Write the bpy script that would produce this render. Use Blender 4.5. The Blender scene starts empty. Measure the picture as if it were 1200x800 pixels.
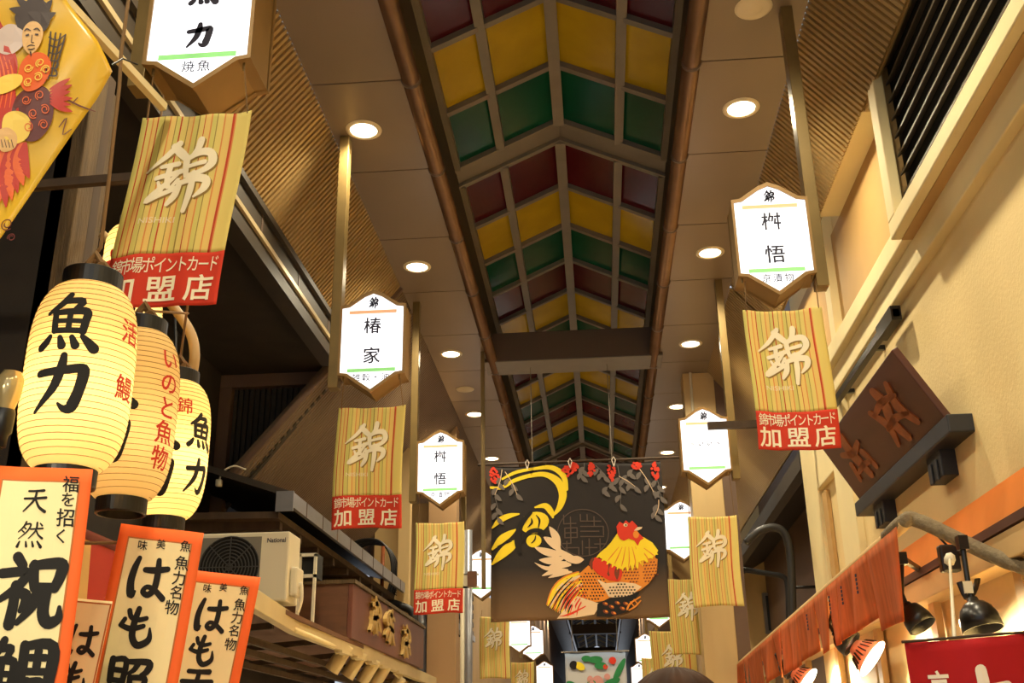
import bpy, bmesh, math, random
from mathutils import Vector, Matrix
random.seed(7)
C = bpy.context.scene.collection
PI = math.pi
scene = bpy.context.scene

# ------------------------------------------------------------------ camera
F_PX = 1233.77
R_ROWS = ((0.99652, 0.0432, 0.0713), (0.0810, -0.3574, -0.9304), (-0.01472, 0.93295, -0.3597))
def _orth():
    y = Vector((708 - 600, -(874 - 400), -F_PX)).normalized()
    z = Vector((550 - 600, -(-2800 - 400), -F_PX)).normalized()
    z = (z - y * y.dot(z)).normalized()
    return y.cross(z), y, z
AX, AY, AZ = _orth()
CAM = Vector((0, 0, 1.6))
cam_data = bpy.data.cameras.new('camera')
cam_data.sensor_fit = 'HORIZONTAL'
cam_data.sensor_width = 36.0
cam_data.lens = 36.0 * F_PX / 1200.0
cam_data.clip_start = 0.05
cam_data.clip_end = 300
cam = bpy.data.objects.new('camera', cam_data)
C.objects.link(cam)
cam.matrix_world = Matrix.Translation(CAM) @ Matrix((AX, AY, AZ)).to_4x4()
scene.camera = cam

def ray(u, v):
    c = Vector((u - 600, -(v - 400), -F_PX))
    return Vector((AX.dot(c), AY.dot(c), AZ.dot(c)))
def at_x(u, v, x):
    d = ray(u, v); return CAM + d * (x / d.x)
def at_y(u, v, y):
    d = ray(u, v); return CAM + d * (y / d.y)
def at_z(u, v, z):
    d = ray(u, v); return CAM + d * ((z - CAM.z) / d.z)

# ------------------------------------------------------------------ light, exposure
scene.view_settings.view_transform = 'Standard'
scene.view_settings.look = 'None'
scene.view_settings.gamma = 1.0
scene.view_settings.use_curve_mapping = False
scene.view_settings.exposure = 2.0
try:
    scene.cycles.use_denoising = True
    scene.cycles.max_bounces = 8
    scene.cycles.diffuse_bounces = 5
    scene.cycles.sample_clamp_indirect = 4.0
    scene.cycles.use_light_tree = True
except Exception:
    pass
W_SKY = 0.20          # dull evening daylight above the glass roof
P_DOWN = 56.0         # recessed ceiling lamps
P_SHOP = 130.0         # stall lamps under the awnings
P_LANTERN = 0.55
E_SIGN = 0.36
WARM = (1.0, 0.86, 0.60)
world = bpy.data.worlds.new('evening sky')
scene.world = world
world.use_nodes = True
_bg = world.node_tree.nodes['Background']
_bg.inputs[0].default_value = (0.80, 0.88, 1.0, 1)
_bg.inputs[1].default_value = W_SKY

def lamp(name, kind, loc, power, col, parent=None, size=0.1, spot=None, rot=None, blend=0.6):
    l = bpy.data.lights.new(name, kind)
    l.energy = power; l.color = col
    if kind == 'AREA':
        l.shape = 'DISK'; l.size = size
    else:
        l.shadow_soft_size = size
    if kind == 'SPOT':
        l.spot_size = spot; l.spot_blend = blend
    o = bpy.data.objects.new(name, l)
    C.objects.link(o)
    if parent is not None:
        o.parent = parent; loc = Vector(loc) - ORG.get(parent.name, Vector((0, 0, 0)))
    o.location = loc
    if rot: o.rotation_euler = rot
    return o

# ------------------------------------------------------------------ materials
def lin(c):
    c = c / 255.0
    return c / 12.92 if c <= 0.04045 else ((c + 0.055) / 1.055) ** 2.4
def S(r, g, b): return (lin(r), lin(g), lin(b), 1.0)
def mat(name, rgb, rough=0.6, metal=0.0, var=0.0, scale=6.0, bump=0.0, bscale=40.0, emit=0.0, spec=0.5, stretch=None, rgb2=None, translucent=0.0):
    m = bpy.data.materials.new(name); m.use_nodes = True
    nt = m.node_tree; p = nt.nodes['Principled BSDF']
    col = S(*rgb)
    p.inputs['Base Color'].default_value = col
    p.inputs['Roughness'].default_value = rough
    p.inputs['Metallic'].default_value = metal
    p.inputs['Specular IOR Level'].default_value = spec
    src = None
    if var or bump:
        tc = nt.nodes.new('ShaderNodeTexCoord'); src = tc.outputs['Object']
        if stretch:
            mp = nt.nodes.new('ShaderNodeMapping'); mp.inputs['Scale'].default_value = stretch
            nt.links.new(src, mp.inputs['Vector']); src = mp.outputs['Vector']
    if var:
        n = nt.nodes.new('ShaderNodeTexNoise'); n.inputs['Scale'].default_value = scale; n.inputs['Detail'].default_value = 5
        nt.links.new(src, n.inputs['Vector'])
        r = nt.nodes.new('ShaderNodeValToRGB')
        r.color_ramp.elements[0].position = 0.3; r.color_ramp.elements[1].position = 0.7
        k = 1 - var
        c2 = S(*rgb2) if rgb2 else (col[0] * k, col[1] * k, col[2] * k, 1)
        r.color_ramp.elements[0].color = c2; r.color_ramp.elements[1].color = col
        nt.links.new(n.outputs['Fac'], r.inputs['Fac']); nt.links.new(r.outputs['Color'], p.inputs['Base Color'])
    if bump:
        n2 = nt.nodes.new('ShaderNodeTexNoise'); n2.inputs['Scale'].default_value = bscale; n2.inputs['Detail'].default_value = 4
        nt.links.new(src, n2.inputs['Vector'])
        b = nt.nodes.new('ShaderNodeBump'); b.inputs['Strength'].default_value = bump; b.inputs['Distance'].default_value = 0.02
        nt.links.new(n2.outputs['Fac'], b.inputs['Height']); nt.links.new(b.outputs['Normal'], p.inputs['Normal'])
    if emit:
        p.inputs['Emission Color'].default_value = col; p.inputs['Emission Strength'].default_value = emit
    if translucent:
        t = nt.nodes.new('ShaderNodeBsdfTranslucent')
        if var: nt.links.new(r.outputs['Color'], t.inputs['Color'])
        else: t.inputs['Color'].default_value = col
        mx = nt.nodes.new('ShaderNodeMixShader'); mx.inputs[0].default_value = translucent
        out = nt.nodes['Material Output']
        nt.links.new(p.outputs[0], mx.inputs[1]); nt.links.new(t.outputs[0], mx.inputs[2]); nt.links.new(mx.outputs[0], out.inputs['Surface'])
    return m

def stripe_mat(name):
    """woven yellow-green cloth with thin red and orange warp stripes, by UV"""
    m = bpy.data.materials.new(name); m.use_nodes = True
    nt = m.node_tree; p = nt.nodes['Principled BSDF']; p.inputs['Roughness'].default_value = 0.85
    uv = nt.nodes.new('ShaderNodeUVMap'); sx = nt.nodes.new('ShaderNodeSeparateXYZ'); nt.links.new(uv.outputs[0], sx.inputs[0])
    r = nt.nodes.new('ShaderNodeValToRGB'); r.color_ramp.interpolation = 'CONSTANT'
    y1, y2, y3 = S(238, 222, 136), S(242, 216, 132), S(226, 218, 130)
    red, org, drk = S(206, 80, 50), S(232, 156, 92), S(168, 146, 78)
    seq = [(0, y3), (.045, red), (.056, y1), (.10, org), (.112, y2), (.15, red), (.163, y3), (.215, drk), (.223, y1), (.27, org), (.284, y2), (.325, drk), (.333, y3), (.37, red), (.381, y1), (.43, drk), (.438, y2),
           (.48, org), (.492, y3), (.535, drk), (.543, y1), (.59, red), (.60, y2), (.65, org), (.664, y3), (.70, drk), (.708, y1), (.76, org), (.772, y2), (.83, red), (.85, org), (.862, y1)]
    e = r.color_ramp.elements
    e[0].position, e[0].color = seq[0]; e[1].position, e[1].color = seq[1]
    for pos, c in seq[2:]:
        k = e.new(pos); k.color = c
    nt.links.new(sx.outputs['X'], r.inputs['Fac']); nt.links.new(r.outputs['Color'], p.inputs['Base Color'])
    t = nt.nodes.new('ShaderNodeBsdfTranslucent'); nt.links.new(r.outputs['Color'], t.inputs['Color'])
    mx = nt.nodes.new('ShaderNodeMixShader'); mx.inputs[0].default_value = 0.3
    nt.links.new(p.outputs[0], mx.inputs[1]); nt.links.new(t.outputs[0], mx.inputs[2]); nt.links.new(mx.outputs[0], nt.nodes['Material Output'].inputs['Surface'])
    return m

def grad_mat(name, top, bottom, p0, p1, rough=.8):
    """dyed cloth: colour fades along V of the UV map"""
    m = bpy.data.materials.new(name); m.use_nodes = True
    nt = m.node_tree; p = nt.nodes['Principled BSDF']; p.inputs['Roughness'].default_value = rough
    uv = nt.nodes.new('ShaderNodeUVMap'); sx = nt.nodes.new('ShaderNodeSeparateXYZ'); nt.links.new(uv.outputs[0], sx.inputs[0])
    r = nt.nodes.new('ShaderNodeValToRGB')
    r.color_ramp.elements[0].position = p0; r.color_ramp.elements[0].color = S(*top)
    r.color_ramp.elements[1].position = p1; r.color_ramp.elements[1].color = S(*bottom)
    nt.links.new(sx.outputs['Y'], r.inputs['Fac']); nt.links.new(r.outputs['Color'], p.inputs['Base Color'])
    return m

def glass_mat(name, rgb):
    """coloured acrylic roof pane: lets dull daylight through, glossy below"""
    return mat(name, rgb, rough=0.22, var=0.25, scale=2.2, translucent=0.45, spec=0.6)

M = dict(
    soffit=mat('bronze metal panel', (138, 120, 100), 0.36, 0.15, var=.10, scale=1.5),
    seam=mat('black gap', (22, 18, 14), .8),
    pipe=mat('copper brown pipe', (128, 98, 76), .26, .5, var=.25, scale=5),
    fascia=mat('dark olive board', (58, 48, 34), .6, var=.4, scale=3, stretch=(1, .4, 2)),
    frame=mat('grey painted aluminium', (128, 118, 104), .45, .2, var=.15, scale=5),
    beam=mat('brown steel beam', (92, 76, 64), .5, .1),
    glass_y=glass_mat('amber pane', (206, 172, 36)),
    glass_g=glass_mat('green pane', (14, 96, 66)),
    glass_r=glass_mat('wine red pane', (104, 24, 34)),
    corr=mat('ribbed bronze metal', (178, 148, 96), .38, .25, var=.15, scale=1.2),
    corr_shaded=mat('shaded ribbed bronze metal', (126, 104, 78), .42, .2, var=.15, scale=1.2),  # same ribbed bronze, its shade away from the lamps put into the colour
    brass=mat('brass brown post', (134, 112, 66), .35, .4, var=.2, scale=5),
    bronze=mat('gilt bronze sign box', (150, 116, 62), .5, .2, var=.15, scale=6),
    white=mat('lit white panel', (246, 248, 255), .5, emit=E_SIGN),
    ink=mat('dark indigo ink', (30, 28, 52), .7),
    orange_bar=mat('pale orange print', (232, 176, 132), .7, emit=.16),
    green_bar=mat('leaf green print', (140, 212, 128), .7, emit=.16),
    stripe=stripe_mat('striped cloth'),
    redband=mat('vermilion cloth', (224, 66, 40), .85, var=.12, scale=5, translucent=.2),
    paleprint=mat('pale cream print', (244, 234, 204), .8),
    shadow_print=mat('brown outline print', (150, 122, 60), .8),
    paper=mat('lantern paper', (252, 228, 166), .8, translucent=.6),
    rib=mat('bamboo rib', (176, 132, 66), .7),
    paper_off=mat('unlit lantern paper', (246, 224, 168), .8, translucent=.5),
    black=mat('black lacquer', (16, 14, 13), .35),
    brush=mat('black brush ink', (18, 15, 12), .8),
    redink=mat('red brush ink', (196, 48, 26), .8),
    cord=mat('hemp cord', (120, 92, 56), .9),
    poster=mat('cream paper', (248, 232, 176), .75, var=.06, scale=4),
    orange=mat('orange paper border', (244, 104, 34), .75),
    thinline=mat('brown printed line', (190, 110, 50), .8),
    darkwall=mat('dark brown wall', (44, 36, 28), .85, var=.5, scale=4),  # dark brown, mottled by noise
    timber=mat('weathered timber', (100, 80, 50), .85, var=.5, scale=6, stretch=(3, 3, .5), bump=.4, bscale=30),
    timber_dark=mat('dark timber', (72, 54, 36), .8, var=.4, scale=5, stretch=(3, 3, .5)),
    brownframe=mat('brown painted board', (112, 88, 70), .6, var=.15, scale=3),
    shutter=mat('dark ribbed sheet', (66, 58, 44), .6, .1, var=.2, scale=3),
    greymetal=mat('grey galvanised gutter', (146, 146, 150), .35, .5, var=.2, scale=5),
    darkgutter=mat('dark eave board', (58, 50, 40), .5, .2, var=.25, scale=4),
    strip=mat('cream metal strip', (190, 172, 132), .35, .4),
    acwhite=mat('ivory enamel', (216, 208, 182), .45),
    acgrille=mat('dark fan grille', (58, 58, 56), .6),
    cream=mat('cream painted metal', (206, 186, 138), .5, var=.12, scale=4),
    reddish=mat('red brown signboard', (112, 66, 52), .4, var=.3, scale=4, stretch=(1, 1, .3)),
    signside=mat('brown plank', (110, 72, 46), .6, var=.3, scale=4, stretch=(1, 1, 4)),
    gold=mat('worn gilt carving', (206, 170, 96), .5, .3, var=.4, scale=12),
    column=mat('tan painted column', (176, 140, 98), .55, var=.1, scale=2),
    creamcol=mat('cream column', (214, 184, 128), .5, var=.12, scale=2, stretch=(2, 2, .4)),
    plaster=mat('cream plaster', (240, 214, 152), .75, var=.10, scale=1.6, bump=.12, bscale=60),
    plaster_trim=mat('pale cream trim', (240, 222, 168), .7, var=.08, scale=3),
    plaster_tan=mat('tan panel', (198, 158, 96), .7, var=.1, scale=3),
    slat=mat('grey brown slat', (104, 94, 78), .6, var=.2, scale=6),
    void=mat('dark interior', (14, 13, 12), .9),
    board=mat('dark red brown wood', (92, 50, 34), .5, var=.35, scale=3, stretch=(1, .5, 2)),
    carved=mat('orange brown carving', (156, 82, 30), .55, var=.35, scale=14),
    shelf=mat('black stained timber', (44, 44, 48), .5, var=.2, scale=5),
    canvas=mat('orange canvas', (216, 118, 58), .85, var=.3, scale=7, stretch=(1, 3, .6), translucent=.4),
    canvas_lit=mat('orange canvas with painted lamplight', (246, 152, 60), .85, var=.15, scale=3, translucent=.3),  # lighter copy of the orange canvas, lamplight put into its colour
    rope_wrap=mat('wrapped grey brown pipe', (128, 112, 84), .8, var=.35, scale=22, bump=.5, bscale=60),
    beige=mat('beige beam', (214, 178, 120), .6, var=.1, scale=3),
    lampblack=mat('black enamel lamp', (22, 19, 17), .3),
    bulb=mat('lit bulb', (255, 240, 205), .4, emit=4),
    lens=mat('lit lamp lens', (255, 236, 200), .4, emit=4),
    trimring=mat('cream lamp ring', (228, 212, 178), .4),
    noren=mat('red noren cloth', (196, 24, 32), .85, var=.12, scale=6, translucent=.3),
    whiteprint=mat('white print', (240, 226, 208), .8),
    glassbulb=mat('silvered bulb glass', (190, 170, 120), .12, .5),
    hair=mat('brown hair', (60, 34, 15), .6, var=.5, scale=30, stretch=(1, 1, .25), spec=.08),
    skin=mat('skin', (214, 164, 130), .6),
    jacket=mat('grey jacket', (70, 74, 84), .85),
    floor=mat('stone paving', (150, 136, 116), .6, var=.2, scale=2),
    wallgen=mat('far facade board', (166, 136, 92), .7, var=.2, scale=1.5, stretch=(1, 1, .3)),
    pole_black=mat('black rubber pipe', (28, 26, 26), .5),
    tan_pipe=mat('beige conduit', (168, 138, 90), .5),
    windowglass=mat('dark window glass', (70, 80, 90), .1, spec=.8),
)

# ------------------------------------------------------------------ mesh helpers
ORG = {}
class MB:
    def __init__(s): s.v = []; s.f = []; s.mi = []; s.uv = {}
    def add(s, vs, fs, mi=0):
        n = len(s.v); s.v += [Vector(p) for p in vs]
        for f in fs: s.f.append([i + n for i in f]); s.mi.append(mi)
        return n
    def box(s, x0, x1, y0, y1, z0, z1, mi=0):
        vs = [(x, y, z) for z in (z0, z1) for y in (y0, y1) for x in (x0, x1)]
        s.add(vs, [(0, 2, 3, 1), (4, 5, 7, 6), (0, 1, 5, 4), (2, 6, 7, 3), (0, 4, 6, 2), (1, 3, 7, 5)], mi); return s
    def hexa(s, p, mi=0):
        """eight corners: bottom ring of four then top ring of four"""
        s.add(p, [(3, 2, 1, 0), (4, 5, 6, 7), (0, 1, 5, 4), (1, 2, 6, 5), (2, 3, 7, 6), (3, 0, 4, 7)], mi); return s
    def slab(s, quad, d, mi=0):
        q = [Vector(p) for p in quad]; d = Vector(d)
        return s.hexa(q + [p + d for p in q], mi)
    def prism(s, poly, d, mi=0):
        p = [Vector(a) for a in poly]; d = Vector(d); n = len(p)
        s.add(p + [a + d for a in p], [tuple(range(n))[::-1], tuple(range(n, 2 * n))] + [(i, (i + 1) % n, n + (i + 1) % n, n + i) for i in range(n)], mi); return s
    def tube(s, path, r, seg=10, mi=0, cap=True):
        P = [Vector(p) for p in path]; n = len(P)
        rs = r if isinstance(r, (list, tuple)) else [r] * n
        t0 = (P[1] - P[0]).normalized(); up = Vector((0, 0, 1)) if abs(t0.z) < .9 else Vector((1, 0, 0))
        a = t0.cross(up).normalized(); rings = []
        for i in range(n):
            t = (P[min(i + 1, n - 1)] - P[max(i - 1, 0)]).normalized()
            a = (a - t * a.dot(t)).normalized(); b = t.cross(a)
            rings.append([P[i] + (a * math.cos(2 * PI * k / seg) + b * math.sin(2 * PI * k / seg)) * rs[i] for k in range(seg)])
        fs = [(i * seg + k, i * seg + (k + 1) % seg, (i + 1) * seg + (k + 1) % seg, (i + 1) * seg + k) for i in range(n - 1) for k in range(seg)]
        if cap: fs += [tuple(range(seg))[::-1], tuple((n - 1) * seg + k for k in range(seg))]
        s.add([v for r_ in rings for v in r_], fs, mi); return s
    def bar(s, a, b, w, h, mi=0, up=(0, 0, 1)):
        a, b = Vector(a), Vector(b); t = (b - a).normalized(); up = Vector(up)
        if abs(t.dot(up)) > .95: up = Vector((1, 0, 0))
        x = t.cross(up).normalized() * (w / 2); z = x.cross(t).normalized() * (h / 2)
        s.hexa([a - x - z, a + x - z, b + x - z, b - x - z, a - x + z, a + x + z, b + x + z, b - x + z], mi); return s
    def lathe(s, prof, o=(0, 0, 0), axis=(0, 0, 1), seg=32, mi=0):
        o = Vector(o); ax = Vector(axis).normalized()
        x = ax.orthogonal().normalized(); y = ax.cross(x)
        vs = [o + ax * h + (x * math.cos(2 * PI * k / seg) + y * math.sin(2 * PI * k / seg)) * max(r, 1e-4) for r, h in prof for k in range(seg)]
        fs = [(i * seg + k, i * seg + (k + 1) % seg, (i + 1) * seg + (k + 1) % seg, (i + 1) * seg + k) for i in range(len(prof) - 1) for k in range(seg)]
        s.add(vs, fs, mi); return s
    def grid(s, fn, nu, nv, mi=0, thick=0.0):
        """surface fn(u,v), with UVs; thick gives it a back"""
        n0 = len(s.v)
        for j in range(nv + 1):
            for i in range(nu + 1):
                s.uv[len(s.v)] = (i / nu, j / nv); s.v.append(Vector(fn(i / nu, j / nv)))
        for j in range(nv):
            for i in range(nu):
                a = n0 + j * (nu + 1) + i
                s.f.append([a, a + nu + 1, a + nu + 2, a + 1]); s.mi.append(mi)
        return s
    def build(s, name, mats, parent=None, smooth=False, bevel=0.0, solid=0.0, **tags):
        if not isinstance(mats, (list, tuple)): mats = [mats]
        if parent is not None: org = ORG[parent.name]
        elif s.v:
            xs = [p.x for p in s.v]; ys = [p.y for p in s.v]; zs = [p.z for p in s.v]
            org = Vector(((min(xs) + max(xs)) / 2, (min(ys) + max(ys)) / 2, min(zs)))
        me = bpy.data.meshes.new(name)
        me.from_pydata([p - org for p in s.v], [], s.f)
        for m in mats: me.materials.append(m)
        me.polygons.foreach_set('material_index', s.mi)
        if s.uv:
            uv = me.uv_layers.new(name='UVMap')
            for lp in me.loops: uv.data[lp.index].uv = s.uv.get(lp.vertex_index, (0, 0))
        me.validate(); me.update()
        if not s.uv:
            bm = bmesh.new(); bm.from_mesh(me); bmesh.ops.recalc_face_normals(bm, faces=bm.faces); bm.to_mesh(me); bm.free()
        if smooth: me.polygons.foreach_set('use_smooth', [True] * len(me.polygons))
        o = bpy.data.objects.new(name, me); C.objects.link(o)
        if parent is not None: o.parent = parent
        else: o.location = org
        ORG[o.name] = org.copy()
        if bevel:
            b = o.modifiers.new('bevel', 'BEVEL'); b.width = bevel; b.segments = 2; b.limit_method = 'ANGLE'
        if solid:
            b = o.modifiers.new('solid', 'SOLIDIFY'); b.thickness = solid; b.offset = 0
        for k, v in tags.items(): o[k] = v
        return o
def thing(name, loc, label, category, group=None):
    o = bpy.data.objects.new(name, None); C.objects.link(o); o.location = loc; o.empty_display_size = .1
    ORG[o.name] = Vector(loc); o['label'] = label; o['category'] = category
    if group: o['group'] = group
    return o
def struct(mb, name, mats, label, category, **k):
    return mb.build(name, mats, kind='structure', label=label, category=category, **k)

def smooth_path(pts, sub=5):
    P = [tuple(p) for p in pts]
    if len(P) < 3: 
        return [tuple(P[0][k] + (P[-1][k] - P[0][k]) * i / sub for k in range(len(P[0]))) for i in range(sub + 1)]
    out = []
    for i in range(len(P) - 1):
        p0, p1, p2, p3 = P[max(i - 1, 0)], P[i], P[i + 1], P[min(i + 2, len(P) - 1)]
        for j in range(sub):
            t = j / sub
            out.append(tuple(.5 * (2 * p1[k] + (p2[k] - p0[k]) * t + (2 * p0[k] - 5 * p1[k] + 4 * p2[k] - p3[k]) * t * t + (3 * p1[k] - p0[k] - 3 * p2[k] + p3[k]) * t ** 3) for k in range(len(P[0]))))
    out.append(P[-1]); return out

# ------------------------------------------------------------------ lettering
GL = {}
def load_glyphs(items):
    """(text, boldness) -> flat outline mesh of the writing, in em units"""
    obs = []
    for t, off in items:
        if (t, off) in GL: continue
        cu = bpy.data.curves.new('lettering', 'FONT'); cu.body = t; cu.size = 1.0; cu.offset = off; cu.resolution_u = 3
        o = bpy.data.objects.new('lettering', cu); C.objects.link(o); obs.append((t, off, o, cu))
    bpy.context.view_layer.update(); dg = bpy.context.evaluated_depsgraph_get()
    for t, off, o, cu in obs:
        me = bpy.data.meshes.new_from_object(o.evaluated_get(dg))
        GL[(t, off)] = ([(v.co.x, v.co.y) for v in me.vertices], [tuple(p.vertices) for p in me.polygons])
        bpy.data.objects.remove(o); bpy.data.curves.remove(cu); bpy.data.meshes.remove(me)
BOLD = .018
load_glyphs([('国', 0.0)])
_vx = [p[0] for p in GL[('国', 0.0)][0]]; _vy = [p[1] for p in GL[('国', 0.0)][0]]
EM_CX, EM_CY = (min(_vx) + max(_vx)) / 2, (min(_vy) + max(_vy)) / 2
EM_S = max(max(_vx) - min(_vx), max(_vy) - min(_vy)) / .92
def glyph(ch, cx, cy, w, h=None, off=BOLD, shear=0.0):
    """2D verts/faces of one character, em box w x h centred on (cx,cy), y up"""
    load_glyphs([(ch, off)])
    h = h or w; vs, fs = GL[(ch, off)]
    return [(cx + ((x - EM_CX) + shear * (y - EM_CY)) / EM_S * w, cy + (y - EM_CY) / EM_S * h) for x, y in vs], fs
def word(t, x0, cy, w, h, off=0.0):
    """a whole latin word fitted to a box from x0, centred on cy"""
    load_glyphs([(t, off)]); vs, fs = GL[(t, off)]
    xs = [p[0] for p in vs]; ys = [p[1] for p in vs]
    return [(x0 + (x - min(xs)) / (max(xs) - min(xs)) * w, cy + ((y - min(ys)) / (max(ys) - min(ys)) - .5) * h) for x, y in vs], fs
BR = {
 '力': [[(12,34,9),(50,29,10),(80,24,11),(85,30,13),(81,60,12),(72,88,13),(60,92,8),(50,84,3)], [(50,4,8),(48,25,11),(38,60,10),(10,97,4)]],
 '魚': [[(44,1,8),(32,18,9),(10,35,5)], [(36,14,7),(68,12,9),(57,28,6)], [(24,34,8),(25,50,8),(27,67,8)], [(22,35,7),(50,33,8),(77,31,10),(77,48,9),(74,67,9)],
        [(26,50,6),(74,49,6)], [(26,67,7),(74,66,7)], [(50,34,7),(50,66,7)], [(20,77,6),(15,86,9),(6,95,10)], [(38,79,6),(43,93,10)], [(58,78,6),(65,92,10)], [(75,76,6),(85,85,10),(95,94,13)]],
 '錦': [[(42,3,8),(26,24,7),(2,44,2)], [(36,8,9),(46,17,11),(58,27,9)], [(24,38,5),(46,33,7)], [(36,37,7),(35,52,7),(38,66,6)], [(20,54,6),(52,44,7)], [(24,60,4),(30,71,6)], [(50,56,5),(42,68,4)],
        [(50,46,4),(30,68,7),(12,86,7),(34,76,6),(52,66,6)], [(73,1,10),(71,12,9),(64,22,5)], [(57,26,9),(58,40,8),(60,51,6)], [(55,28,6),(74,19,9),(90,20,10),(94,34,10),(82,46,7),(62,51,6)], [(60,38,5),(84,33,6)],
        [(54,60,6),(50,78,9),(42,91,5)], [(52,62,6),(72,56,9),(90,58,10),(90,70,9),(78,82,3)], [(71,48,7),(71,72,9),(67,101,6)]],
 'は': [[(18,4,8),(11,30,11),(8,62,12),(14,92,13),(22,84,5)], [(38,30,9),(64,29,11),(94,23,9)], [(68,5,9),(71,40,11),(69,72,11),(56,88,10),(42,82,9),(50,70,8),(70,75,9),(94,93,10)]],
 'も': [[(46,3,10),(40,40,12),(42,74,12),(60,92,12),(86,76,11),(84,48,4)], [(22,10,9),(30,26,9),(50,30,9),(70,24,8)], [(6,48,8),(34,54,10),(66,44,8)], [(6,48,8),(14,32,8)]],
 '祝': [[(24,0,11),(34,12,10)], [(4,25,10),(42,22,10),(30,44,10),(2,66,6)], [(28,42,11),(28,70,11),(26,98,12)], [(32,50,9),(47,58,12),(40,78,5)], [(52,10,10),(53,26,11),(57,44,10)], [(50,12,9),(74,8,11),(94,8,12),(93,26,11),(87,43,10)], [(56,43,9),(87,42,9)],
        [(62,46,10),(58,70,10),(38,95,6)], [(76,44,11),(75,78,12),(84,93,12),(98,86,9),(98,70,4)]],
 '天': [[(20,14,9),(50,13,9),(82,10,11)], [(6,44,9),(50,42,10),(94,38,11)], [(52,12,9),(46,48,10),(8,94,6)], [(52,46,8),(70,76,11),(96,93,13)]],
 '照': [[(8,8,10),(8,30,10),(10,54,10)],[(8,10,8),(38,8,9),(38,54,10)],[(10,30,8),(38,30,8)],[(10,52,8),(38,52,8)],[(46,10,8),(92,7,10),(90,26,10),(78,34,5)],[(68,10,9),(60,26,8),(46,36,4)],[(54,42,9),(56,60,9)],[(54,43,8),(88,41,9),(86,60,9)],[(56,59,8),(87,58,8)],[(16,74,7),(10,94,13)],[(38,74,7),(44,92,12)],[(62,74,7),(70,92,12)],[(82,72,8),(98,93,14)]],
 '鯛': [[(24,2,8),(16,18,8),(4,32,5)],[(20,14,7),(36,13,8),(30,26,6)],[(8,32,8),(9,64,8)],[(8,32,7),(42,31,9),(42,64,9)],[(9,48,6),(41,48,6)],[(9,64,7),(42,63,7)],[(25,32,7),(25,64,7)],[(8,76,6),(4,92,9)],[(20,76,6),(22,90,8)],[(31,75,6),(34,90,8)],[(40,74,7),(50,90,11)],[(56,8,10),(56,50,10),(46,96,5)],[(56,9,8),(96,7,11),(96,60,11),(94,92,11),(84,90,4)],[(66,24,7),(88,23,7)],[(77,14,8),(77,42,8)],[(63,43,7),(90,42,7)],[(66,56,8),(67,80,8)],[(66,57,7),(87,56,7),(86,80,8)],[(66,79,7),(87,79,7)]],
 '然': [[(30,4,7),(22,22,7),(4,42,4)],[(26,14,6),(48,12,7),(38,38,6),(8,66,3)],[(24,24,5),(32,30,6)],[(18,36,5),(26,42,6)],[(50,30,6),(96,26,7)],[(72,6,8),(70,34,7),(46,64,4)],[(72,34,6),(82,50,7),(98,62,9)],[(84,8,5),(92,16,7)],[(14,76,6),(8,94,11)],[(38,76,6),(42,92,10)],[(62,75,6),(68,91,10)],[(82,74,7),(97,93,12)]],
 '大': [[(2,42,15),(50,38,17),(98,33,15)], [(52,2,16),(48,48,17),(4,98,10)], [(52,44,15),(74,76,17),(98,96,15)]],
}
def ribbon(pts, sub=5):
    """flat brush stroke through (x,y,width)"""
    P = smooth_path(pts, sub); n = len(P); L = []; Rr = []
    for i, (x, y, w) in enumerate(P):
        dx = P[min(i + 1, n - 1)][0] - P[max(i - 1, 0)][0]; dy = P[min(i + 1, n - 1)][1] - P[max(i - 1, 0)][1]
        l = math.hypot(dx, dy) or 1; nx, ny = -dy / l * w / 2, dx / l * w / 2
        L.append((x + nx, y + ny)); Rr.append((x - nx, y - ny))
    vs = L + Rr; fs = [(i, i + 1, n + i + 1, n + i) for i in range(n - 1)]
    for (x, y, w), (ax, ay) in ((P[0], P[1][:2]), (P[-1], P[-2][:2])):
        a0 = math.atan2(y - ay, x - ax); k = len(vs); m = 6
        vs += [(x, y)] + [(x + math.cos(a0 - PI / 2 + PI * j / m) * w / 2, y + math.sin(a0 - PI / 2 + PI * j / m) * w / 2) for j in range(m + 1)]
        fs += [(k, k + 1 + j, k + 2 + j) for j in range(m)]
    return vs, fs
def brush(ch, cx, cy, w, h, fat=1.0):
    out = []
    for st in BR[ch]:
        vs, fs = ribbon([(x, y, wd * fat) for x, y, wd in st])
        out.append(([(cx + (x - 50) / 100 * w, cy - (y - 50) / 100 * h) for x, y in vs], fs))
    return out
def merge(parts):
    V, Fc = [], []
    for vs, fs in parts:
        n = len(V); V += vs; Fc += [tuple(i + n for i in f) for f in fs]
    return V, Fc
def cut(vs, fs, step):
    """split a flat mesh along a lattice so it can follow a curved surface"""
    bm = bmesh.new(); bv = [bm.verts.new((x, y, 0)) for x, y in vs]
    for f in fs:
        try: bm.faces.new([bv[i] for i in f])
        except ValueError: pass
    if vs:
        for ax in (0, 1):
            lo = min(p[ax] for p in vs); hi = max(p[ax] for p in vs); k = math.floor(lo / step) + 1
            while k * step < hi:
                co = [0, 0, 0]; no = [0, 0, 0]; co[ax] = k * step; no[ax] = 1
                bmesh.ops.bisect_plane(bm, geom=bm.verts[:] + bm.edges[:] + bm.faces[:], plane_co=co, plane_no=no)
                k += 1
    bm.verts.index_update()
    V = [(v.co.x, v.co.y) for v in bm.verts]; Fc = [tuple(v.index for v in f.verts) for f in bm.faces]
    bm.free(); return V, Fc
def print_on(mb, vf, fn, mi=0, step=None):
    vs, fs = vf
    if step: vs, fs = cut(vs, fs, step)
    mb.add([fn(x, y) for x, y in vs], fs, mi)
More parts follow.
